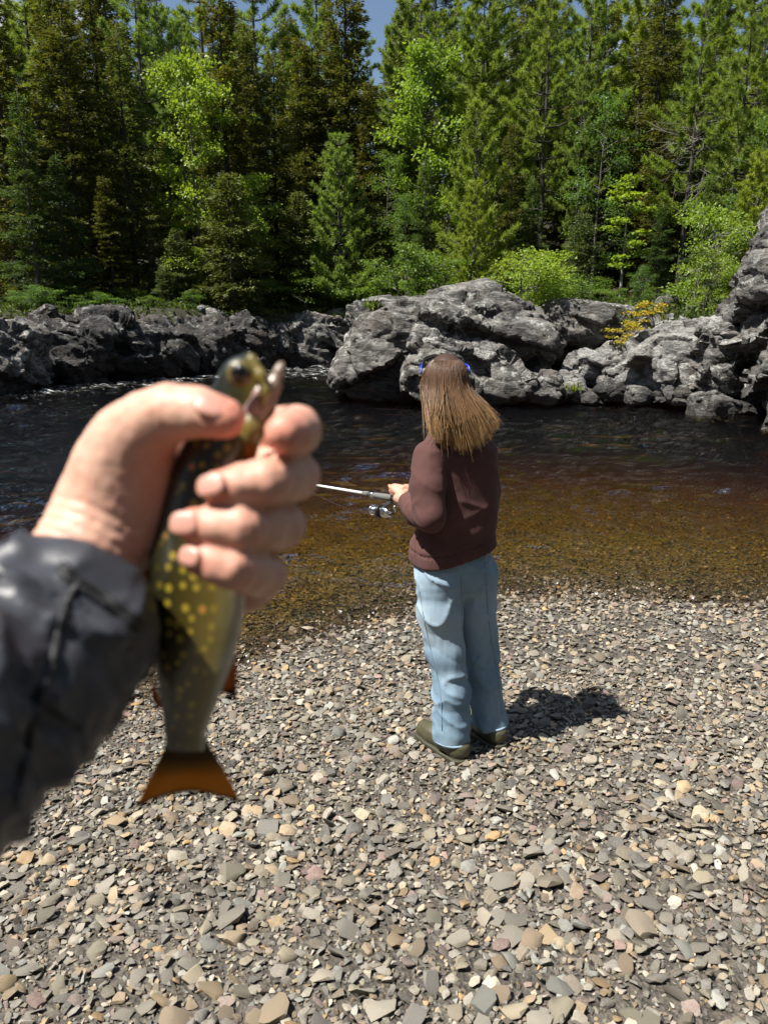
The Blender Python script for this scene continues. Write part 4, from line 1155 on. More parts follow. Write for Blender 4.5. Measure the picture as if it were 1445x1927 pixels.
# hands: near hand wraps the handle from below with its first finger laid along the rod
ROD_A, ROD_B = PY(760, 941, 3.02), PY(330, 868, 4.2)
ROD_D = unit(ROD_B - ROD_A)
def rod_at(m): return ROD_A + ROD_D * m
PALM_L = PY(754, 938, 3.0)
F.cone(W_L, PALM_L, .024, .024, .015); F.ell(PALM_L, (.024, .036, .022), .012, orient3(ROD_D))
F.chain([PY(752, 931, 3.02), PY(743, 923, 3.045), PY(737, 918, 3.06), PY(732, 914, 3.07)], [.0105, .0095, .0088, .0070], .004)
F.chain([PY(758, 930, 2.99), PY(765, 926, 3.03), PY(762, 922, 3.06)], [.012, .0105, .0085], .006)
for i in range(3):
    c = rod_at(.020 - .019 * i) + np.array([0, 0, -.004])
    F.chain([c + np.array([-.004, -.030, .008]), c + np.array([-.002, -.026, -.016]), c + np.array([.002, -.004, -.028]), c + np.array([.003, .016, -.016])], [.0100, .0095, .0088, .0075], .003)
# far hand rests over the handle
PALM_R = PY(765, 923, 3.09)
F.cone(W_R, PALM_R, .026, .026, .015); F.ell(PALM_R, (.026, .038, .020), .012, orient3(PALM_R - W_R))
for i in range(4):
    c = PALM_R + unit(PALM_R - W_R) * .030 + np.array([.0, 0, .010]) + np.array([.012, -.012, 0]) * (i - 1.5)
    F.chain([c, c + np.array([-.022, -.012, .006]), c + np.array([-.034, -.020, -.014]), c + np.array([-.030, -.022, -.030])], [.0100, .0095, .0088, .0072], .003)
F.chain([PALM_R + np.array([.0, -.02, .0]), PALM_R + np.array([-.02, -.04, .0]), PALM_R + np.array([-.03, -.045, -.02])], [.012, .0105, .008], .006)
v, f = F.mesh()
tipd = np.min([np.linalg.norm(v - q, axis=1) for q in (PY(732, 914, 3.07), PALM_R, PALM_L)], 0)
wpart('body', v, f, SKIN, woman, attrs={'blush': np.clip(1 - tipd / .05, 0, 1) * .45})
for s in (-1, 1):   # eyes
    e = HEAD + HR_ @ np.array([s * .030, .088, .004]); F = Field(e - .02, e + .02, .003); F.ell(e, (.011, .011, .0105)); ev, ef = F.mesh()
    wpart('eye', ev, ef, plain('eye', (.6, .58, .55), .15) if s < 0 else bpy.data.materials['eye'], woman)

# ---- sweatshirt
F = Field(base + np.array([-.42, -.42, .70]), base + np.array([.42, .50, 1.62]), .0068)
F.ell(CHEST - UP * .005, (.158, .112, .205), .0, BODY_R, 2.2)
F.ell(WAIST + UP * .01 + RT * .004, (.162, .126, .18), .05, BODY_R, 2.4)
F.ell(HIP - UP * .0 - RT * .002, (.172, .138, .13), .05, BODY_R, 3.0)
F.chain([NECK - UP * .015, S_L + RT * .015 - UP * .004], [.050, .056], .05); F.chain([NECK - UP * .015, S_R - RT * .015 - UP * .004], [.050, .056], .05)
F.chain([S_L, (S_L + E_L) / 2 - RT * .008, E_L], [.060, .063, .058], .016)
F.chain([E_L, E_L * .5 + W_L * .5 - UP * .012, W_L - unit(W_L - E_L) * .03], [.058, .056, .042], .010)
F.chain([S_R, (S_R + E_R) / 2, E_R], [.072, .068, .062], .04); F.chain([E_R, W_R * .5 + E_R * .5, W_R - unit(W_R - E_R) * .03], [.062, .056, .042], .03)
zh = PY(800, 1074, 2.87)[2]
HP = PY(800, 1074, 2.87); F.cut(HP, -UP + RT * .20, .012)
From_hem = lambda q: q[:, 2] - zh - .20 * ((q - HP) @ RT)
v, f = F.mesh(); n = normals(v, f)
# cloth folds: bunching at the elbow and cuff, drapes across the back
dE = np.linalg.norm(v - (E_L * .55 + W_L * .45), axis=1); fold = np.exp(-(dE / .12) ** 2)
along = (v - E_L) @ unit(W_L - E_L)
disp = .008 * fold * (1 - np.abs(np.sin(along * 38 + 3.2 * vnoise(v * 11, 3)))) ** 3 + .0022 * fbm(v * np.array([6, 6, 9.0]), 3, seed=61) + .0055 * (1 - np.abs(vnoise(v @ rotm(25, 20, 30) * np.array([5, 5, 13.0]), 62))) ** 4
fh = From_hem(v); low = np.clip((.30 - fh) / .22, 0, 1)
disp += .007 * low * (1 - np.abs(np.sin((v[:, 2] * 17 + 3.5 * vnoise(v * 4.0, 8))))) ** 3 + .002 * low * fbm(v * np.array([16, 16, 5.0]), 2, seed=66)
disp = disp * np.clip(fh / .12, .12, 1)
band = fh < .062
disp -= np.where(band, .004, 0) + .006 * np.exp(-((fh - .062) / .005) ** 2)
ang = np.arctan2((v - WAIST) @ FW, (v - WAIST) @ RT)
disp += np.where(band, .0012 * np.sin(ang * 150), 0)
v = v + n * disp[:, None]
sw = wpart('sweatshirt', v, f, SWEAT, woman)
b_sw = bvh_of(v, f)
T_, N_, B_ = FW, RT, UP
th = np.linspace(0, 2 * math.pi, 40)
ring = np.array([NECK + UP * .024 + (RT * math.cos(a) * .062 + FW * math.sin(a) * .060) - UP * .020 * math.sin(a) for a in th])
cv, cf = tube(ring, .0125, 10, False); wpart('collar', cv, cf, SWEAT_RIB, sw, root=woman)
for wr, el in ((W_L, E_L), (W_R, E_R)):
    d = unit(wr - el); p0 = wr - d * .055
    cv, cf = tube(np.array([p0, p0 + d * .012, p0 + d * .035, p0 + d * .058, p0 + d * .062]), np.array([.044, .043, .038, .035, .028]), 22)
    wpart('cuff', cv, cf, SWEAT_RIB, sw, root=woman)
for nm, pts in (('raglan_seam', [(851, 803), (849, 830), (846, 858), (843, 884)]), ('side_seam', [(783, 1012), (780, 1030), (781, 1046)])):
    s = seam(b_sw, pts, .0022)
    if s: wpart(nm, s[0], s[1], SWEAT_RIB, sw, root=woman)

# ---- jeans
F = Field(base + np.array([-.38, -.38, .03]), base + np.array([.40, .42, .98]), .0076)
F.ell(HIP + UP * .0, (.150, .116, .12), 0, BODY_R, 2.3)
F.ell(HIP - UP * .06 - FW * .035 - RT * .065, (.075, .070, .10), .05, BODY_R); F.ell(HIP - UP * .06 - FW * .035 + RT * .065, (.075, .070, .10), .05, BODY_R)
LL = [(828, 1092, 2.945), (828, 1150, 2.935), (839, 1225, 2.925), (849, 1300, 2.91), (850, 1386, 2.895)]
RL = [(893, 1080, 3.035), (892, 1150, 3.04), (904, 1225, 3.035), (913, 1290, 3.025), (921, 1356, 3.01)]
F.chain([PY(*q) for q in LL], [.092, .086, .074, .070, .074], .03)
F.chain([PY(*q) for q in RL], [.098, .086, .072, .069, .074], .012)
v, f = F.mesh()
hemL, hemR = PY(*LL[-1]), PY(*RL[-1])
v[:, 2] = np.maximum(v[:, 2], np.where(np.linalg.norm((v - hemL)[:, :2], axis=1) < np.linalg.norm((v - hemR)[:, :2], axis=1), hemL[2] - .012, hemR[2] - .012))
n = normals(v, f)
zr = (v[:, 2] - base[2])
dk = .0035 * fbm(v * np.array([16, 16, 3.0]), 3, seed=71) + .0030 * (1.2 * np.abs(np.sin(zr * 34 + 4.5 * vnoise(v * 6.0, 5))) ** .5 - .8) * (.35 + .65 * np.exp(-((zr - .42) / .12) ** 2) + .6 * np.exp(-((zr - .10) / .08) ** 2))
dk += .009 * (1 - np.abs(vnoise(v @ rotm(10, 25, 35) * np.array([8, 8, 15.0]) + 3, 9))) ** 5
v = v + n * dk[:, None]
fade = np.clip(.35 * np.exp(-((zr - .60) / .14) ** 2) + .15 * vnoise(v * 8, 12), 0, 1)
jn = wpart('jeans', v, f, DENIM, woman, attrs={'fade': fade})
b_j = bvh_of(v, f)
for h_, r_ in ((hemL, .075), (hemR, .075)):
    ring = np.array([h_ + UP * (-.004) + (RT * math.cos(a) + FW * math.sin(a)) * r_ * (1 + .03 * math.sin(3 * a)) for a in th])
    hv, hf = tube(ring, .0058, 8, False); wpart('hem', hv, hf, HEM, jn, root=woman)
for nm, pts in (('side_seam', [(786, 1090), (797, 1160), (812, 1230), (828, 1300), (832, 1375)]), ('yoke_seam', [(866, 1082), (868, 1120), (869, 1160)]), ('side_seam', [(912, 1060), (915, 1110), (922, 1190), (936, 1270), (944, 1345)])):
    s = seam(b_j, pts, .0020)
    if s: wpart(nm, s[0], s[1], STITCH, jn, root=woman)
s = seam(b_j, [(911, 1040), (910, 1058), (917, 1060), (921, 1042)], .0018, n=20)
if s: wpart('back_pocket', s[0], s[1], STITCH, jn, root=woman)

# ---- boots
for heel, hem_, yaw in ((HL, hemL, 14), (HR, hemR, 6)):
    a = math.radians(yaw); d = np.array([FW[0] * math.cos(a) - FW[1] * math.sin(a), FW[0] * math.sin(a) + FW[1] * math.cos(a), 0])
    c = hem_.copy(); c[2] = gnd(c); R3 = orient3(d)
    F = Field(c + np.array([-.25, -.22, -.02]), c + np.array([.22, .30, .20]), .0055)
    F.chain([c - d * .045 + UP * .055, c + d * .02 + UP * .060, c + d * .11 + UP * .05, c + d * .17 + UP * .043], [.050, .052, .047, .040], .02, (R3[:, 0], .92))
    F.chain([c - d * .03 + UP * .06, c - d * .01 + UP * .125], [.048, .044], .02)
    F.cut(c + UP * .022, (0, 0, -1), .004)
    bv, bf = F.mesh(); bn = normals(bv, bf); bv = bv + bn * (.0022 * np.sin(bv[:, 2] * 160) * np.clip((bv[:, 2] - c[2] - .06) / .02, 0, 1))[:, None]
    bo = wpart('boot', bv, bf, RUBBER, woman)
    F = Field(c + np.array([-.25, -.22, -.03]), c + np.array([.22, .30, .08]), .005)
    F.chain([c - d * .045 + UP * .02, c + d * .02 + UP * .02, c + d * .11 + UP * .02, c + d * .17 + UP * .02], [.057, .055, .053, .046], .01)
    F.cut(c + UP * .026, (0, 0, 1), .003); F.cut(c - UP * .006, (0, 0, -1), .003)
    sv, sf = F.mesh(); wpart('sole', sv, sf, SOLE, bo, root=woman)

# ---- hair
def hair_material():
    k = M('brown_hair'); a = k.attr('along'); r = k.attr('rand')
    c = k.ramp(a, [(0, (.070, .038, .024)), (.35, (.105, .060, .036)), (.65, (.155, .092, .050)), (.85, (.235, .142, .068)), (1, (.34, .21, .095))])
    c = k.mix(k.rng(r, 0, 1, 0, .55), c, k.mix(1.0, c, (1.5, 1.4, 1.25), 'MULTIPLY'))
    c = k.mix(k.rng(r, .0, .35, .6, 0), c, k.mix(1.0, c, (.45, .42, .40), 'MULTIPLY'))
    k.bsdf(c, .42, None, Specular_IOR_Level=.35)
    return k.m
HAIR = hair_material()
F = Field(HEAD + np.array([-.18, -.24, -.32]), HEAD + np.array([.28, .20, .16]), .006)
F.ell(HEAD + HR_ @ np.array([0, -.010, .008]), (.084, .100, .118), 0, HR_)
F.cut(HEAD + HR_ @ np.array([0, .062, -.02]), HR_ @ np.array([0, 1, -.35]), .02)
F.chain([HEAD + HR_ @ np.array([.015, -.05, -.03]), PY(856, 780, 2.985), PY(880, 815, 2.965)], [.066, .040, .016], .03)
F.chain([HEAD + HR_ @ np.array([-.035, -.02, -.05]), PY(811, 772, 2.985), PY(814, 795, 2.94)], [.042, .020, .008], .02)
hv, hf = F.mesh()
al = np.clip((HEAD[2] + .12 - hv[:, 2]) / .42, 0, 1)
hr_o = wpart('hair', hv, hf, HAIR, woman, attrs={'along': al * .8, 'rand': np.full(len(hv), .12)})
rh = np.random.default_rng(33)
NS, NP = 7200, 10
VV = []; AL = []; RN = []
cnt = 0
lock = rh.normal(0, 1, (60, 3)); clump = {}
for i in range(NS):
    az = rh.uniform(-math.pi, math.pi)                     # around the head, 0 = towards the face
    if abs(az) < 1.25: continue
    ph = math.radians(rh.uniform(4, 72)) if rh.random() < .8 else math.radians(rh.uniform(60, 100))
    e = lambda pol, k_: HEAD + HR_ @ (np.array([math.sin(az) * math.sin(pol) * .086, math.cos(az) * math.sin(pol) * .103 - .008, math.cos(pol) * .121 + .004]) * k_)
    p0 = e(ph, .985)
    p1 = e((ph + 1.62) / 2, 1.03 + .02 * rh.random()); p2 = e(1.62, 1.05 + .05 * rh.random())
    s = (p2 - HEAD)[0] / .09                                # across, as seen from behind
    L = lock[int((az + math.pi) * 9) % 60]
    if s < -.34 + .14 * rh.normal():
        ww = rh.random() ** .7; tip = PY(803 + 28 * ww + 2.5 * rh.normal(), 808 + 24 * ww + 3.5 * rh.normal(), 2.845 - .018 * ww)
        mid = PY(797 + 12 * (s + 1.1) + 5 * rh.random(), 778, 2.90)
    else:
        u = np.clip((s + .45) / 1.45, 0, 1); u = np.clip(u + rh.normal(0, .13), 0, 1.04)
        tip = PY(850 + 79 * u + 4 * np.clip(L[0], -1.3, 1.3) + 2.5 * rh.normal(), 856 - 36 * u ** 2.2 + 5 * np.clip(L[1], -1.3, 1.3) + 4 * rh.normal() - 30 * rh.random() ** 3, 2.846 + .035 * u + .014 * rh.random())
        mid = PY(836 + 62 * u, 788, 2.885 + .035 * u)
    ck = int((az + math.pi) * 11); ct = clump.setdefault(ck, tip + np.array([.010 * rh.normal(), .004 * rh.normal(), .014 * rh.normal()]))
    tip = tip * .5 + ct * .5 + np.array([0, 0, .030 * rh.random() ** 2])
    back = np.array([0, -1.0, 0])
    p3 = p2 * .52 + tip * .48 + back * (.012 + .010 * rh.random()) + rh.normal(0, .003, 3)
    pts = spline(np.array([p0, p1, p2, p3, tip]), NP)
    if rh.random() < .06: pts += np.linspace(0, 1, NP)[:, None] ** 2 * rh.normal(0, .018, 3)
    pts += .0025 * np.sin(np.linspace(0, 5, NP) + rh.random() * 6)[:, None] * rh.normal(0, 1, 3) * np.linspace(0, 1, NP)[:, None]
    T_, N_, B_ = frames(pts)
    w = (.0008 + .0007 * rh.random()) * np.interp(np.linspace(0, 1, NP), [0, .12, .8, 1], [.7, 1, .9, .15])
    r = np.stack([pts + N_ * w[:, None], pts - .5 * N_ * w[:, None] + .87 * B_ * w[:, None], pts - .5 * N_ * w[:, None] - .87 * B_ * w[:, None]], 1)
    VV.append(r.reshape(-1, 3)); AL.append(np.repeat(np.linspace(.0, 1, NP), 3)); RN.append(np.full(NP * 3, rh.random())); cnt += 1
one = []
for i in range(NP - 1):
    for j in range(3): one.append((i * 3 + j, i * 3 + (j + 1) % 3, (i + 1) * 3 + (j + 1) % 3, (i + 1) * 3 + j))
one = np.array(one); ff = (one[None] + (np.arange(cnt) * NP * 3)[:, None, None]).reshape(-1, 4)
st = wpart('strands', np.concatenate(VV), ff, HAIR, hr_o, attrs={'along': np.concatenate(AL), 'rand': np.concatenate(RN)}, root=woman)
st['kind'] = 'stuff'

# ---- sunglasses pushed up on her head
BLACKP = plain('black_plastic', (.012, .012, .013), .25, scale=40)
BLUEP = plain('blue_plastic', (.012, .035, .42), .3, scale=40)
gl0 = HEAD + HR_ @ np.array([0, .045, .118])
glasses = thing('sunglasses', 'black sunglasses with blue arms pushed up on the woman\'s head', 'sunglasses', gl0)
arc = np.array([HEAD + HR_ @ np.array([math.sin(a) * .085, .030 + .045 * math.cos(a), .078 + .038 * math.cos(a * .95)]) for a in np.linspace(-1.45, 1.45, 25)])
av, af = tube(arc, .0055, 8); wpart('frame', av, af, BLACKP, glasses)
for s in (-1, 1):
    lens = []; 
    for i, a in enumerate(np.linspace(.15, 1.2, 8) * s):
        for j, hgt in enumerate((0, .5, 1)):
            lens.append(HEAD + HR_ @ np.array([math.sin(a) * .083, .034 + .055 * math.cos(a) + .022 * hgt, .088 + .038 * math.cos(a * .95) - .010 * hgt]))
    lv = np.array(lens); lf = [(i * 3 + j, i * 3 + j + 1, i * 3 + j + 4, i * 3 + j + 3) for i in range(7) for j in range(2)]
    lv2 = lv + np.array([0, .002, .002]); q = len(lv)
    lf = lf + [tuple(q + k for k in g[::-1]) for g in lf]
    wpart('lens', np.vstack([lv, lv2]), lf, BLACKP, glasses)
    p0 = arc[0 if s < 0 else -1]; p1 = HEAD + HR_ @ np.array([s * .094, .005, .075]); p2 = HEAD + HR_ @ np.array([s * .096, -.012, .052])
    tv, tf = tube(spline(np.array([p0, p1, p2]), 8), np.array([.004, .0045, .0045, .0045, .004, .0035, .003, .002]), 8)
    wpart('arm', tv, tf, BLUEP, glasses)

# ---- spinning rod
ROD_W = plain('white_rod_lacquer', (.75, .75, .74), .2, scale=30, var=.1)
FOAM = plain('grey_foam_grip', (.13, .13, .125), .85, scale=200)
CHROME = plain('silver_metal', (.62, .62, .63), .22, 1.0, 80, .15)
BLACKM = plain('black_graphite', (.015, .015, .016), .35)
rod = thing('fishing_rod', 'white spinning rod with grey grips and a silver reel held by the woman', 'fishing rod', rod_at(0))
def rpart(name, ms, rs_, m, sides=12, parent=None):
    v, f = tube(np.array([rod_at(q) for q in ms]), np.array(rs_), sides); return wpart(name, v, f, m, parent or rod, root=rod)
rpart('blank', [.23, .6, 1.2, 1.78], [.0068, .0048, .0030, .0012], ROD_W)
rpart('rear_grip', [-.16, -.155, -.05, -.045], [.010, .013, .012, .009], FOAM)
rpart('reel_seat', [-.045, -.02, .055, .066], [.0085, .0095, .0095, .008], CHROME)
rpart('foregrip', [.066, .070, .105, .165, .172], [.009, .0140, .0140, .0115, .009], FOAM)
rpart('collar_ring', [.172, .176, .196, .200], [.0085, .0110, .0110, .0085], CHROME)
rpart('winding_check', [.200, .204, .228, .236], [.0095, .0125, .0105, .0070], FOAM)
RD = -UP - ROD_D * (-UP @ ROD_D); RD = unit(RD); RS = np.cross(ROD_D, RD)
for m, r in ((.62, .014), (.85, .009), (1.05, .007), (1.4, .005), (1.76, .003)):
    c = rod_at(m) + RD * (r + .012)
    ringp = np.array([c + (RD * math.cos(a) + RS * math.sin(a)) * r for a in np.linspace(0, 2 * math.pi, 21)])
    gv, gf = tube(ringp, .0013, 6, False); gd = wpart('line_guide', gv, gf, CHROME, rod)
    fv, ff_ = tube(np.array([rod_at(m + .02) + RD * .004, c - RD * r]), .0012, 5); wpart('guide_foot', fv, ff_, CHROME, gd, root=rod)
reel_c = rod_at(.115) + RD * .066
g = Geo(); g.tube(np.array([rod_at(.01) + RD * .010, rod_at(.06) + RD * .012, rod_at(.10) + RD * .045]), np.array([.005, .0055, .0075]), 8); g.tube(np.array([rod_at(.03) + RD * .010, rod_at(.07) + RD * .010]), np.array([.005, .003]), 8)
a0, b0 = g.out(); reel = wpart('reel', a0, b0, BLACKM, rod)
F = Field(reel_c - .06, reel_c + .06, .0032)
F.ell(reel_c, (.018, .030, .024), .01, np.stack([RS, ROD_D, RD], 1)); F.cone(reel_c - ROD_D * .02, reel_c - ROD_D * .035 + RD * .01, .016, .009, .01)
a0, b0 = F.mesh(); wpart('gear_housing', a0, b0, CHROME, reel, root=rod)
def lathe(axis0, prof, m, name, sides=20):
    v, f = tube(np.array([axis0 + ROD_D * q for q, r in prof]), np.array([r for q, r in prof]), sides); return wpart(name, v, f, m, reel, root=rod)
lathe(reel_c, [(.018, .020), (.020, .027), (.030, .027), (.032, .018)], BLACKM, 'rotor')
lathe(reel_c, [(.032, .016), (.034, .025), (.038, .025), (.040, .018), (.060, .018), (.062, .024), (.066, .024), (.068, .012), (.076, .011), (.077, .005)], CHROME, 'spool')
bail = np.array([reel_c + ROD_D * (.03 + .04 * math.sin(a)) + (RS * math.cos(a)) * .036 + RD * .010 for a in np.linspace(0, math.pi, 15)])
a0, b0 = tube(bail, .0014, 6); wpart('bail', a0, b0, CHROME, reel, root=rod)
h0 = reel_c - RS * .018; h1 = h0 - RS * .022; h2 = h1 - RD * .018 - ROD_D * .035
if h1[1] > h0[1]: h1 = h0 + RS * .0
a0, b0 = tube(np.array([reel_c, reel_c + np.array([.02, -.03, .0]), reel_c + np.array([.045, -.035, .008])]), np.array([.004, .004, .0035]), 8); wpart('crank', a0, b0, BLACKM, reel, root=rod)
kn = reel_c + np.array([.045, -.035, .008])
a0, b0 = tube(np.array([kn, kn + np.array([0, -.004, .02]), kn + np.array([0, -.006, .030])]), np.array([.004, .007, .005]), 10); wpart('crank_knob', a0, b0, CHROME, reel, root=rod)
l0 = reel_c + ROD_D * .05 + RD * .018; l1 = rod_at(.62) + RD * .022
lp = np.array([l0 + (l1 - l0) * t - UP * .02 * math.sin(math.pi * t) for t in np.linspace(0, 1, 14)])
a0, b0 = tube(lp, .0005, 4); wpart('fishing_line', a0, b0, CHROME, rod)

# ================================================================== the hand holding up the trout
HSKIN = skin_material('hand_skin', (.60, .375, .285), (.58, .17, .11), 1.6)
NAIL = plain('fingernail', (.50, .245, .185), .40, scale=300, var=.15)
hand_base = PD(170, 1060, .37)
angler = thing('person', 'hand and grey jacketed forearm of someone holding a spotted trout out over the gravel', 'person', hand_base)
def C(pts): return [PD(*q[:3]) for q in pts], [q[3] / 1000 for q in pts]
WRIST = PD(172, 1030, .378)
F = Field(np.min([PD(60, 1250, .33), PD(640, 650, .46), PD(60, 650, .30), PD(640, 1250, .30), PD(60, 1250, .47), PD(640, 1250, .47)], 0) - .03,
          np.max([PD(60, 1250, .33), PD(640, 650, .46), PD(60, 650, .30), PD(640, 1250, .30), PD(640, 650, .30)], 0) + .03, .0017)
fingers = {
 'index': [(448, 815, .432, 12.5), (556, 806, .392, 11.6), (560, 812, .358, 10.6), (534, 815, .340, 8.6)],
 'middle': [(425, 885, .436, 12.5), (556, 896, .378, 11.4), (500, 906, .342, 9.9), (410, 917, .338, 7.3)],
 'ring': [(410, 965, .434, 12), (530, 990, .374, 11.2), (452, 992, .340, 9.8), (360, 988, .339, 7.3)],
 'little': [(400, 1045, .424, 11.2), (496, 1082, .370, 10.4), (440, 1070, .340, 8.9), (370, 1052, .338, 6.8)],
}
palm = [(300, 960, .420, 17), (330, 900, .428, 15)]
for nm, ch in fingers.items():
    p, r = C(ch)
    # padded segments: a little fuller between the joints
    pts = []; rad = []
    for i in range(len(p) - 1):
        m = p[i] * .5 + p[i + 1] * .5
        pts += [p[i], m]; rad += [r[i] * (1.0 if i else 1.0), (r[i] + r[i + 1]) / 2 * 1.02]
    pts.append(p[-1]); rad.append(r[-1])
    tmp = Field(F.lo, F.lo + (F.n - 1) * F.h, F.h)
    tmp.chain(pts, rad, .004)
    F.blend((slice(None),) * 3, tmp.F, .0035)
pw, rw = C([(172, 1030, .378, 23), (235, 960, .392, 24)])
tmp = Field(F.lo, F.lo + (F.n - 1) * F.h, F.h)
tmp.chain([PD(110, 1140, .362), WRIST, PD(225, 945, .392)], [.021, .0215, .0235], .02)
for nm, ch in fingers.items(): tmp.chain([PD(240, 955, .400), PD(*ch[0][:3])], [.019, .0128], .022)
tmp.chain(*C([(218, 950, .388, 19.0), (236, 868, .374, 17.0), (255, 822, .366, 14.8)]), .018)            # thenar
tmp.ell(PD(250, 930, .382), (.014, .012, .022), .02)
tmp.chain(*C([(250, 826, .366, 14.6), (284, 795, .357, 12.6), (322, 776, .350, 12.0)]), .010)
tmp.chain(*C([(322, 776, .350, 11.8), (374, 776, .346, 10.4), (420, 787, .342, 7.9), (428, 789, .341, 7.2)]), .006)
tmp.cone(PD(300, 860, .395), PD(430, 840, .425), .011, .012, .02)                                             # web
tmp.chain(*C([(470, 1105, .405, 13), (420, 1060, .425, 13)]), .02)                                            # heel of the little finger
F.blend((slice(None),) * 3, tmp.F, .006)
v, f = F.mesh(); n = normals(v, f)
# creases at the joints and wrist
def crease(p, d, w, a):
    d = unit(d); t = (v - p) @ d; r = np.linalg.norm(v - p - t[:, None] * d, axis=1)
    return -a * np.exp(-(t / w) ** 2) * (r < .03)
disp = .00035 * fbm(v * 260, 3, seed=5)
for nm, ch in fingers.items():
    p, r = C(ch)
    for q, d in ((p[2], p[3] - p[1]), (p[1], p[2] - p[0])): disp += crease(q, d, .0011, .0005) + crease(q + unit(d) * .0032, d, .0009, .0004)
pt, rt_ = C([(322, 776, .350, 11.8), (420, 787, .342, 7.9), (250, 826, .366, 14.6)])
disp += crease(pt[0] + unit(pt[1] - pt[0]) * .004, pt[1] - pt[0], .0013, .0006) + crease(pt[0], pt[1] - pt[0], .001, .0004)
for k_ in range(4):
    q = PD(215 - 16 * k_, 985 + 18 * k_, .372); disp += crease(q, PD(150, 1080, .37) - PD(235, 930, .385), .0013, .0007)
v = v + n * disp[:, None]
tips = [PD(*ch[-1][:3]) for ch in fingers.values()] + [PD(428, 789, .341)]
joints = [PD(*ch[2][:3]) for ch in fingers.values()] + [PD(*fingers['index'][1][:3]), PD(545, 795, .345), PD(322, 776, .350)]
blush = np.max([np.clip(1 - np.linalg.norm(v - q, axis=1) / .017, 0, 1) * .85 for q in tips] + [np.clip(1 - np.linalg.norm(v - q, axis=1) / .016, 0, 1) * .45 for q in joints], 0)
blush = np.clip(blush + .10 * fbm(v * 60, 3, seed=2) + .08, 0, 1)
hand = wpart('body', v, f, HSKIN, angler, attrs={'blush': blush})
b_h = bvh_of(v, f)
for (px, py, ax, ay, ln, wd) in [(396, 912, -1, .12, .0068, .0054), (346, 984, -1, -.02, .0068, .0055), (356, 1047, -1, -.25, .0058, .0046), (398, 762, 1, .22, .0075, .0058)]:
    h = b_h.ray_cast(Vector((0, 0, CAM_Z)), Vector(ray(px, py)).normalized())
    if h[0] is None: continue
    nrm = np.array(h[1]); p = np.array(h[0])
    if nrm @ ray(px, py) > 0: nrm = -nrm
    a = PD(px + ax * 10, py + ay * 10, .34) - PD(px, py, .34); a = unit(a - nrm * (a @ nrm)); s_ = np.cross(nrm, a)
    N = Field(p - .011, p + .011, .0007); N.ell(p - nrm * .0006, (ln, wd, .0019), 0, np.stack([a, s_, nrm], 1), 2.6)
    nv, nf = N.mesh(); wpart('fingernail', nv, nf, NAIL, hand, root=angler)

# ---- sleeve
def nylon(name, c, rough):
    k = M(name); p = k.obj(); n = k.noise(p, 40, 4, .6); w = k.noise(p, 900, 2)
    k.bsdf(k.mix(k.rng(n, .3, .7), c, tuple(q * .75 for q in c)), rough, k.bump(w, .2, .0004, k.bump(n, .25, .003)), Specular_IOR_Level=.4)
    return k.m
JACKET = nylon('grey_nylon', (.045, .048, .058), .42)
JSEAM = nylon('black_seam_tape', (.018, .018, .020), .6)
PANEL = nylon('dark_underarm_panel', (.050, .049, .045), .6)
sl = [(186, 1082, .364, 27.5), (128, 1166, .348, 36), (36, 1254, .328, 43), (-90, 1340, .302, 47), (-330, 1490, .25, 52)]
sp, sr_ = C(sl); fwv = unit(np.array([0, _cp, -_sp]))
lo = np.min(sp, 0) - .075; hi = np.max(sp, 0) + .075
F = Field(lo, hi, .0028)
F.chain(sp, sr_, .006)
ax = unit(sp[0] - sp[1]); cutp = PD(192, 1072, .364)
F.cut(cutp, ax + unit(PD(192, 1072, .364) - PD(192, 1140, .364)) * .15, .004)
v, f = F.mesh(); n = normals(v, f)
AXS = unit(sp[0] - sp[2]); tA = (v - sp[0]) @ AXS; qf = np.stack([tA * 52 + 1.4 * vnoise(v * 24, 46), (v @ unit(np.cross(AXS, fwv))) * 14, (v @ fwv) * 14], 1)
dd = .0050 * fbm(v * 22, 3, seed=40) + .0095 * (1 - np.abs(vnoise(qf, 47))) ** 2.2 - .004 + .0060 * (1 - np.abs(vnoise(v @ rotm(30, 40, 10) * np.array([20, 46, 26.0]), 41))) ** 3 + .0035 * (1 - np.abs(vnoise(v * 58 + 4, 43))) ** 3
edge = np.clip(((cutp - v) @ ax) / .02, 0, 1)
v = v + n * (dd * (.10 + .90 * edge) - .002 * edge)[:, None]
under = (normals(v, f) @ unit(np.array([.45, .1, -.9])))
sleeve = wpart('sleeve', v, f, JACKET, angler)
b_s = bvh_of(v, f)
for nm, pts, r in (('cuff_seam', [(120, 1062), (150, 1092), (205, 1128), (268, 1172)], .0018), ('cuff_seam', [(112, 1070), (142, 1100), (198, 1138), (262, 1184)], .0018), ('sleeve_seam', [(150, 1098), (132, 1125), (112, 1180), (100, 1250)], .0020), ('sleeve_seam', [(100, 1250), (70, 1330), (52, 1420), (30, 1500)], .0020), ('panel_seam', [(72, 1318), (115, 1345), (155, 1372)], .0014)):
    s = seam(b_s, pts, r)
    if s: wpart(nm, s[0], s[1], JSEAM, sleeve, root=angler)

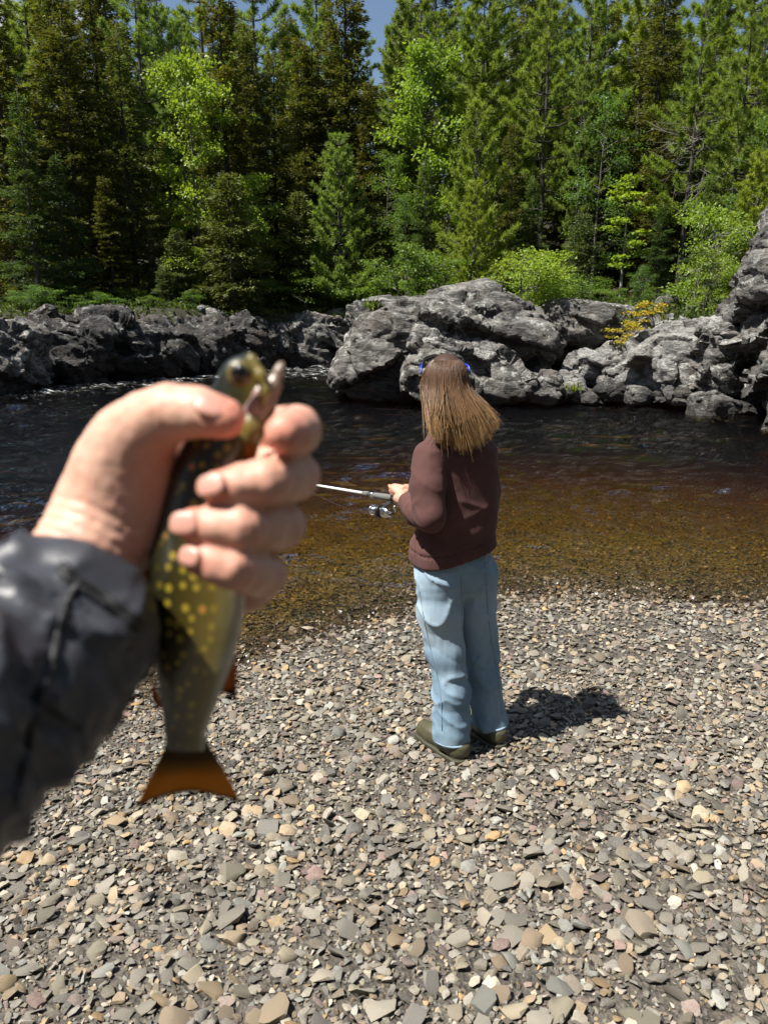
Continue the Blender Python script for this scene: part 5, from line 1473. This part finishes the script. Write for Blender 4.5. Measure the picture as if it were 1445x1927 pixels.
# ================================================================== the brook trout
def fish_material():
    k = M('trout_skin'); dv = k.attr('belly'); u = k.attr('along'); uv = k.attr('flat', 'Vector')
    n = k.noise(uv, 55.0, 4, .6)
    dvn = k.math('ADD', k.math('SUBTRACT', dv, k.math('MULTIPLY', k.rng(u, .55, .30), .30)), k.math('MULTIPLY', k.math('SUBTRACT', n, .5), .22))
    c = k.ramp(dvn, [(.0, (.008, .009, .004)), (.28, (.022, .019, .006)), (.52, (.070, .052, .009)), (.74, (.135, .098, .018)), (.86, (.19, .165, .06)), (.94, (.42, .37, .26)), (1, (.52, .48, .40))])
    head = k.rng(u, .14, .26, 1, 0)
    c = k.mix(k.math('MULTIPLY', head, .75), c, k.ramp(dvn, [(.0, (.02, .022, .012)), (.28, (.06, .055, .014)), (.5, (.23, .19, .03)), (.75, (.34, .29, .10)), (1, (.55, .45, .36))]))
    v = k.n('TexVoronoi', {'Vector': uv, 'Scale': 125.0, 'Randomness': .75}, voronoi_dimensions='2D')
    sz = k.sep(v.outputs['Color'])[0]
    d = k.math('SUBTRACT', v.outputs['Distance'], k.math('MULTIPLY', sz, .10))
    sp_ = k.ramp(d, [(.11, 1.0), (.21, 0.0)])
    side = k.math('MULTIPLY', k.math('MULTIPLY', k.rng(dv, .10, .28), k.rng(dv, .80, .66)), k.rng(u, .26, .34))
    c = k.mix(k.math('MULTIPLY', k.math('MULTIPLY', sp_, side), k.rng(u, .96, .80, .12, .7)), c, (.42, .31, .03))
    red = k.math('MULTIPLY', k.math('MULTIPLY', k.ramp(k.sep(v.outputs['Color'])[1], [(.86, 0.0), (.88, 1.0)]), k.ramp(v.outputs['Distance'], [(.10, 1.0), (.16, 0.0)])), side)
    c = k.mix(red, c, (.55, .10, .07))
    sc = k.voro(uv, 620.0)
    k.bsdf(c, .26, k.bump(sc, .14, .0006, k.bump(n, .2, .001)), Specular_IOR_Level=.6, Coat_Weight=.5, Coat_Roughness=.12)
    return k.m
FISH = fish_material()
def fin_material(name, stops, edge=(.02, .015, .01)):
    k = M(name); t = k.attr('fin'); rays = k.noise(k.mapping(k.attr('flat', 'Vector'), (420, 20, 1)), 1.0, 2)
    c = k.ramp(t, stops)
    c = k.mix(k.rng(rays, .35, .65, 0, .4), c, k.mix(1.0, c, (.5, .4, .3), 'MULTIPLY'))
    d = k.n('BsdfPrincipled', {'Base Color': c, 'Roughness': .35}).outputs[0]
    tr = k.n('BsdfTranslucent', {'Color': c}).outputs[0]
    k.surf(k.n('MixShader', {0: .6, 1: d, 2: tr}).outputs[0])
    return k.m
TAILM = fin_material('amber_tail_fin', [(0, (.045, .030, .008)), (.22, (.14, .07, .010)), (.5, (.80, .36, .024)), (.86, (.82, .38, .030)), (.94, (.12, .05, .012)), (1, (.04, .02, .008))])
FINM = fin_material('orange_fin', [(0, (.40, .20, .03)), (.4, (.65, .24, .03)), (.72, (.60, .15, .02)), (.86, (.02, .012, .01)), (1, (.02, .012, .01))])
FD = .372
sec = [(468, 664, 5, .366), (466, 676, 20, .366), (458, 700, 40, .366), (452, 735, 50, .367), (445, 775, 57, .368), (430, 815, 63, .369), (412, 860, 70, .371), (394, 920, 79, .373), (381, 1000, 86, .375), (373, 1080, 91, .376), (369, 1160, 88, .377), (363, 1240, 75, .378), (356, 1310, 56, .379), (350, 1365, 42, .380), (350, 1400, 37, .380), (350, 1412, 36, .380)]
trout = thing('trout', 'brook trout with yellow spots and amber tail gripped head up in the raised hand', 'fish', PD(350, 1500, .38))
S = spline(np.array(sec, float), 90); NTH = 44
th_ = np.linspace(0, 2 * math.pi, NTH, endpoint=False)
VV = []; AT = []; BE = []; FL = []
Lacc = np.concatenate([[0], np.cumsum(np.hypot(np.diff(S[:, 0]), np.diff(S[:, 1])))]); Lacc /= FPX / FD
cent = np.array([PD(*q[[0, 1, 3]]) for q in S]); T_ = np.gradient(cent, axis=0); T_ = unit(T_)
fw = unit(np.array([0, _cp, -_sp]))
for i, q in enumerate(S):
    c = cent[i]; across = unit(np.cross(T_[i], fw)); 
    if across[0] < 0: across = -across
    deep = np.cross(across, T_[i]); hw = q[2] / FPX * q[3]; hd = hw * np.interp(i / 89, [0, .1, .3, .7, 1], [.75, .62, .52, .42, .22])
    for a in th_:
        ca, sa = math.cos(a), math.sin(a)
        VV.append(c + across * ca * hw + deep * np.sign(sa) * abs(sa) ** .9 * hd)
        AT.append(i / 89); BE.append(.5 + .5 * ca); FL.append((Lacc[i], ca * hw * 1.15, 0))
vf = []
for i in range(89):
    for j in range(NTH):
        k2 = (j + 1) % NTH; vf.append((i * NTH + j, i * NTH + k2, (i + 1) * NTH + k2, (i + 1) * NTH + j))
VV = np.array(VV); VV = np.vstack([VV, cent[:1], cent[-1:]]); n1 = len(VV) - 2
AT += [0, 1]; BE += [.5, .5]; FL += [(0, 0, 0), (Lacc[-1], 0, 0)]
for j in range(NTH): vf.append((n1, (j + 1) % NTH, j)); vf.append((n1 + 1, 89 * NTH + j, 89 * NTH + (j + 1) % NTH))
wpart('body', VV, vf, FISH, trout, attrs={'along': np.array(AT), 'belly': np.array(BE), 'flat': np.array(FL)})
def fin(name, rows, m, d0, thick=.0011, ripple=.001, parent=None):
    """rows: root curve, ..., edge curve, each a list of picture points"""
    R_ = [spline(np.array(r, float), 18) for r in rows]; nr_ = len(R_)
    R_ = np.array(R_)
    t = np.linspace(0, 1, nr_); tt = np.linspace(0, 1, 12)
    G_ = np.array([[[np.interp(q, t, R_[:, j, c]) for c in range(2)] for j in range(18)] for q in tt])
    F_, K, FLt = [], [], []
    for sgn in (-1, 1):
        for i in range(12):
            for j in range(18):
                dd = d0 + ripple * math.sin(j * .9 + i * .3) * tt[i] + sgn * thick * (1 - .75 * tt[i]) * .5
                F_.append(PD(G_[i, j, 0], G_[i, j, 1], dd)); K.append(tt[i]); FLt.append((j / 17, tt[i], 0))
    fs = []
    for q in (0, 216):
        for i in range(11):
            for j in range(17):
                a = q + i * 18 + j; fs.append((a, a + 1, a + 19, a + 18) if q else (a, a + 18, a + 19, a + 1))
    rim = [i * 18 for i in range(12)] + [198 + j for j in range(1, 18)] + [i * 18 + 17 for i in range(10, -1, -1)] + [j for j in range(16, 0, -1)]
    for i in range(len(rim)): a, b = rim[i], rim[(i + 1) % len(rim)]; fs.append((a, b, b + 216, a + 216))
    return wpart(name, np.array(F_), fs, m, parent or trout, attrs={'fin': np.array(K), 'flat': np.array(FLt)}, root=trout)
fin('tail_fin', [[(316, 1392), (350, 1398), (386, 1390)], [(290, 1448), (352, 1446), (418, 1440)], [(268, 1492), (305, 1484), (356, 1472), (408, 1480), (441, 1482)], [(252, 1524), (300, 1502), (362, 1490), (420, 1502), (453, 1511)]], TAILM, .380)
fin('anal_fin', [[(442, 1212), (425, 1255), (408, 1290)], [(446, 1255), (436, 1285), (410, 1298)], [(446, 1322), (432, 1308), (404, 1302)]], FINM, .380)
fin('adipose_fin', [[(292, 1275), (300, 1310), (306, 1330)], [(284, 1298), (286, 1318), (298, 1334)]], FINM, .380)
fin('dorsal_fin', [[(287, 1060), (284, 1110), (283, 1150)], [(262, 1085), (258, 1120), (268, 1156)]], FINM, .385)
fin('pectoral_fin', [[(462, 828), (474, 836), (486, 832)], [(462, 850), (472, 858), (482, 852)], [(462, 872), (470, 880), (478, 872)]], FINM, .350)
# head: eye, jaws, gill cover
EYE = plain('trout_eye', (.006, .006, .006), .08, scale=30, var=.1); GOLD = plain('golden_iris', (.13, .10, .025), .3, .0, 200); OLIVE = plain('olive_gill_skin', (.17, .135, .035), .3, 0, 260, .5); JAW = plain('pale_olive_jaw', (.27, .20, .145), .3, scale=350, var=.7); MOUTH = plain('mouth_lining', (.30, .19, .16), .3, scale=200, var=.5)
e = PD(450, 702, .349)
N = Field(e - .012, e + .012, .0008); N.ell(e + fw * .003, (.0062, .0030, .0062)); a0, b0 = N.mesh(); iris = wpart('iris', a0, b0, GOLD, trout)
N = Field(e - .012, e + .012, .0008); N.ell(e + fw * .0008, (.0042, .0030, .0042)); a0, b0 = N.mesh(); wpart('pupil', a0, b0, EYE, iris, root=trout)
def blob(name, pts, m, k_=.004, flat=None, h=.0011):
    p, r = C(pts); lo = np.min(p, 0) - max(r) * 1.5 - .004; hi = np.max(p, 0) + max(r) * 1.5 + .004
    N = Field(lo, hi, h); N.chain(p, r, k_, flat); a0, b0 = N.mesh(); return wpart(name, a0, b0, m, trout)
blob('lower_jaw', [(474, 802, .367, 7.0), (496, 764, .367, 5.2), (514, 726, .367, 3.4), (526, 698, .367, 2.0), (530, 686, .367, 1.5)], JAW, .004)
blob('mouth_lining', [(476, 772, .366, 6.5), (494, 742, .366, 5.0), (505, 722, .366, 3.0)], MOUTH, .004)
blob('upper_jaw', [(474, 676, .358, 2.6), (492, 708, .357, 2.4), (499, 738, .357, 2.2), (495, 760, .357, 1.6)], OLIVE, .003)
blob('gill_cover', [(478, 780, .366, 5.0), (474, 806, .366, 5.5), (466, 832, .366, 4.5)], OLIVE, .006)
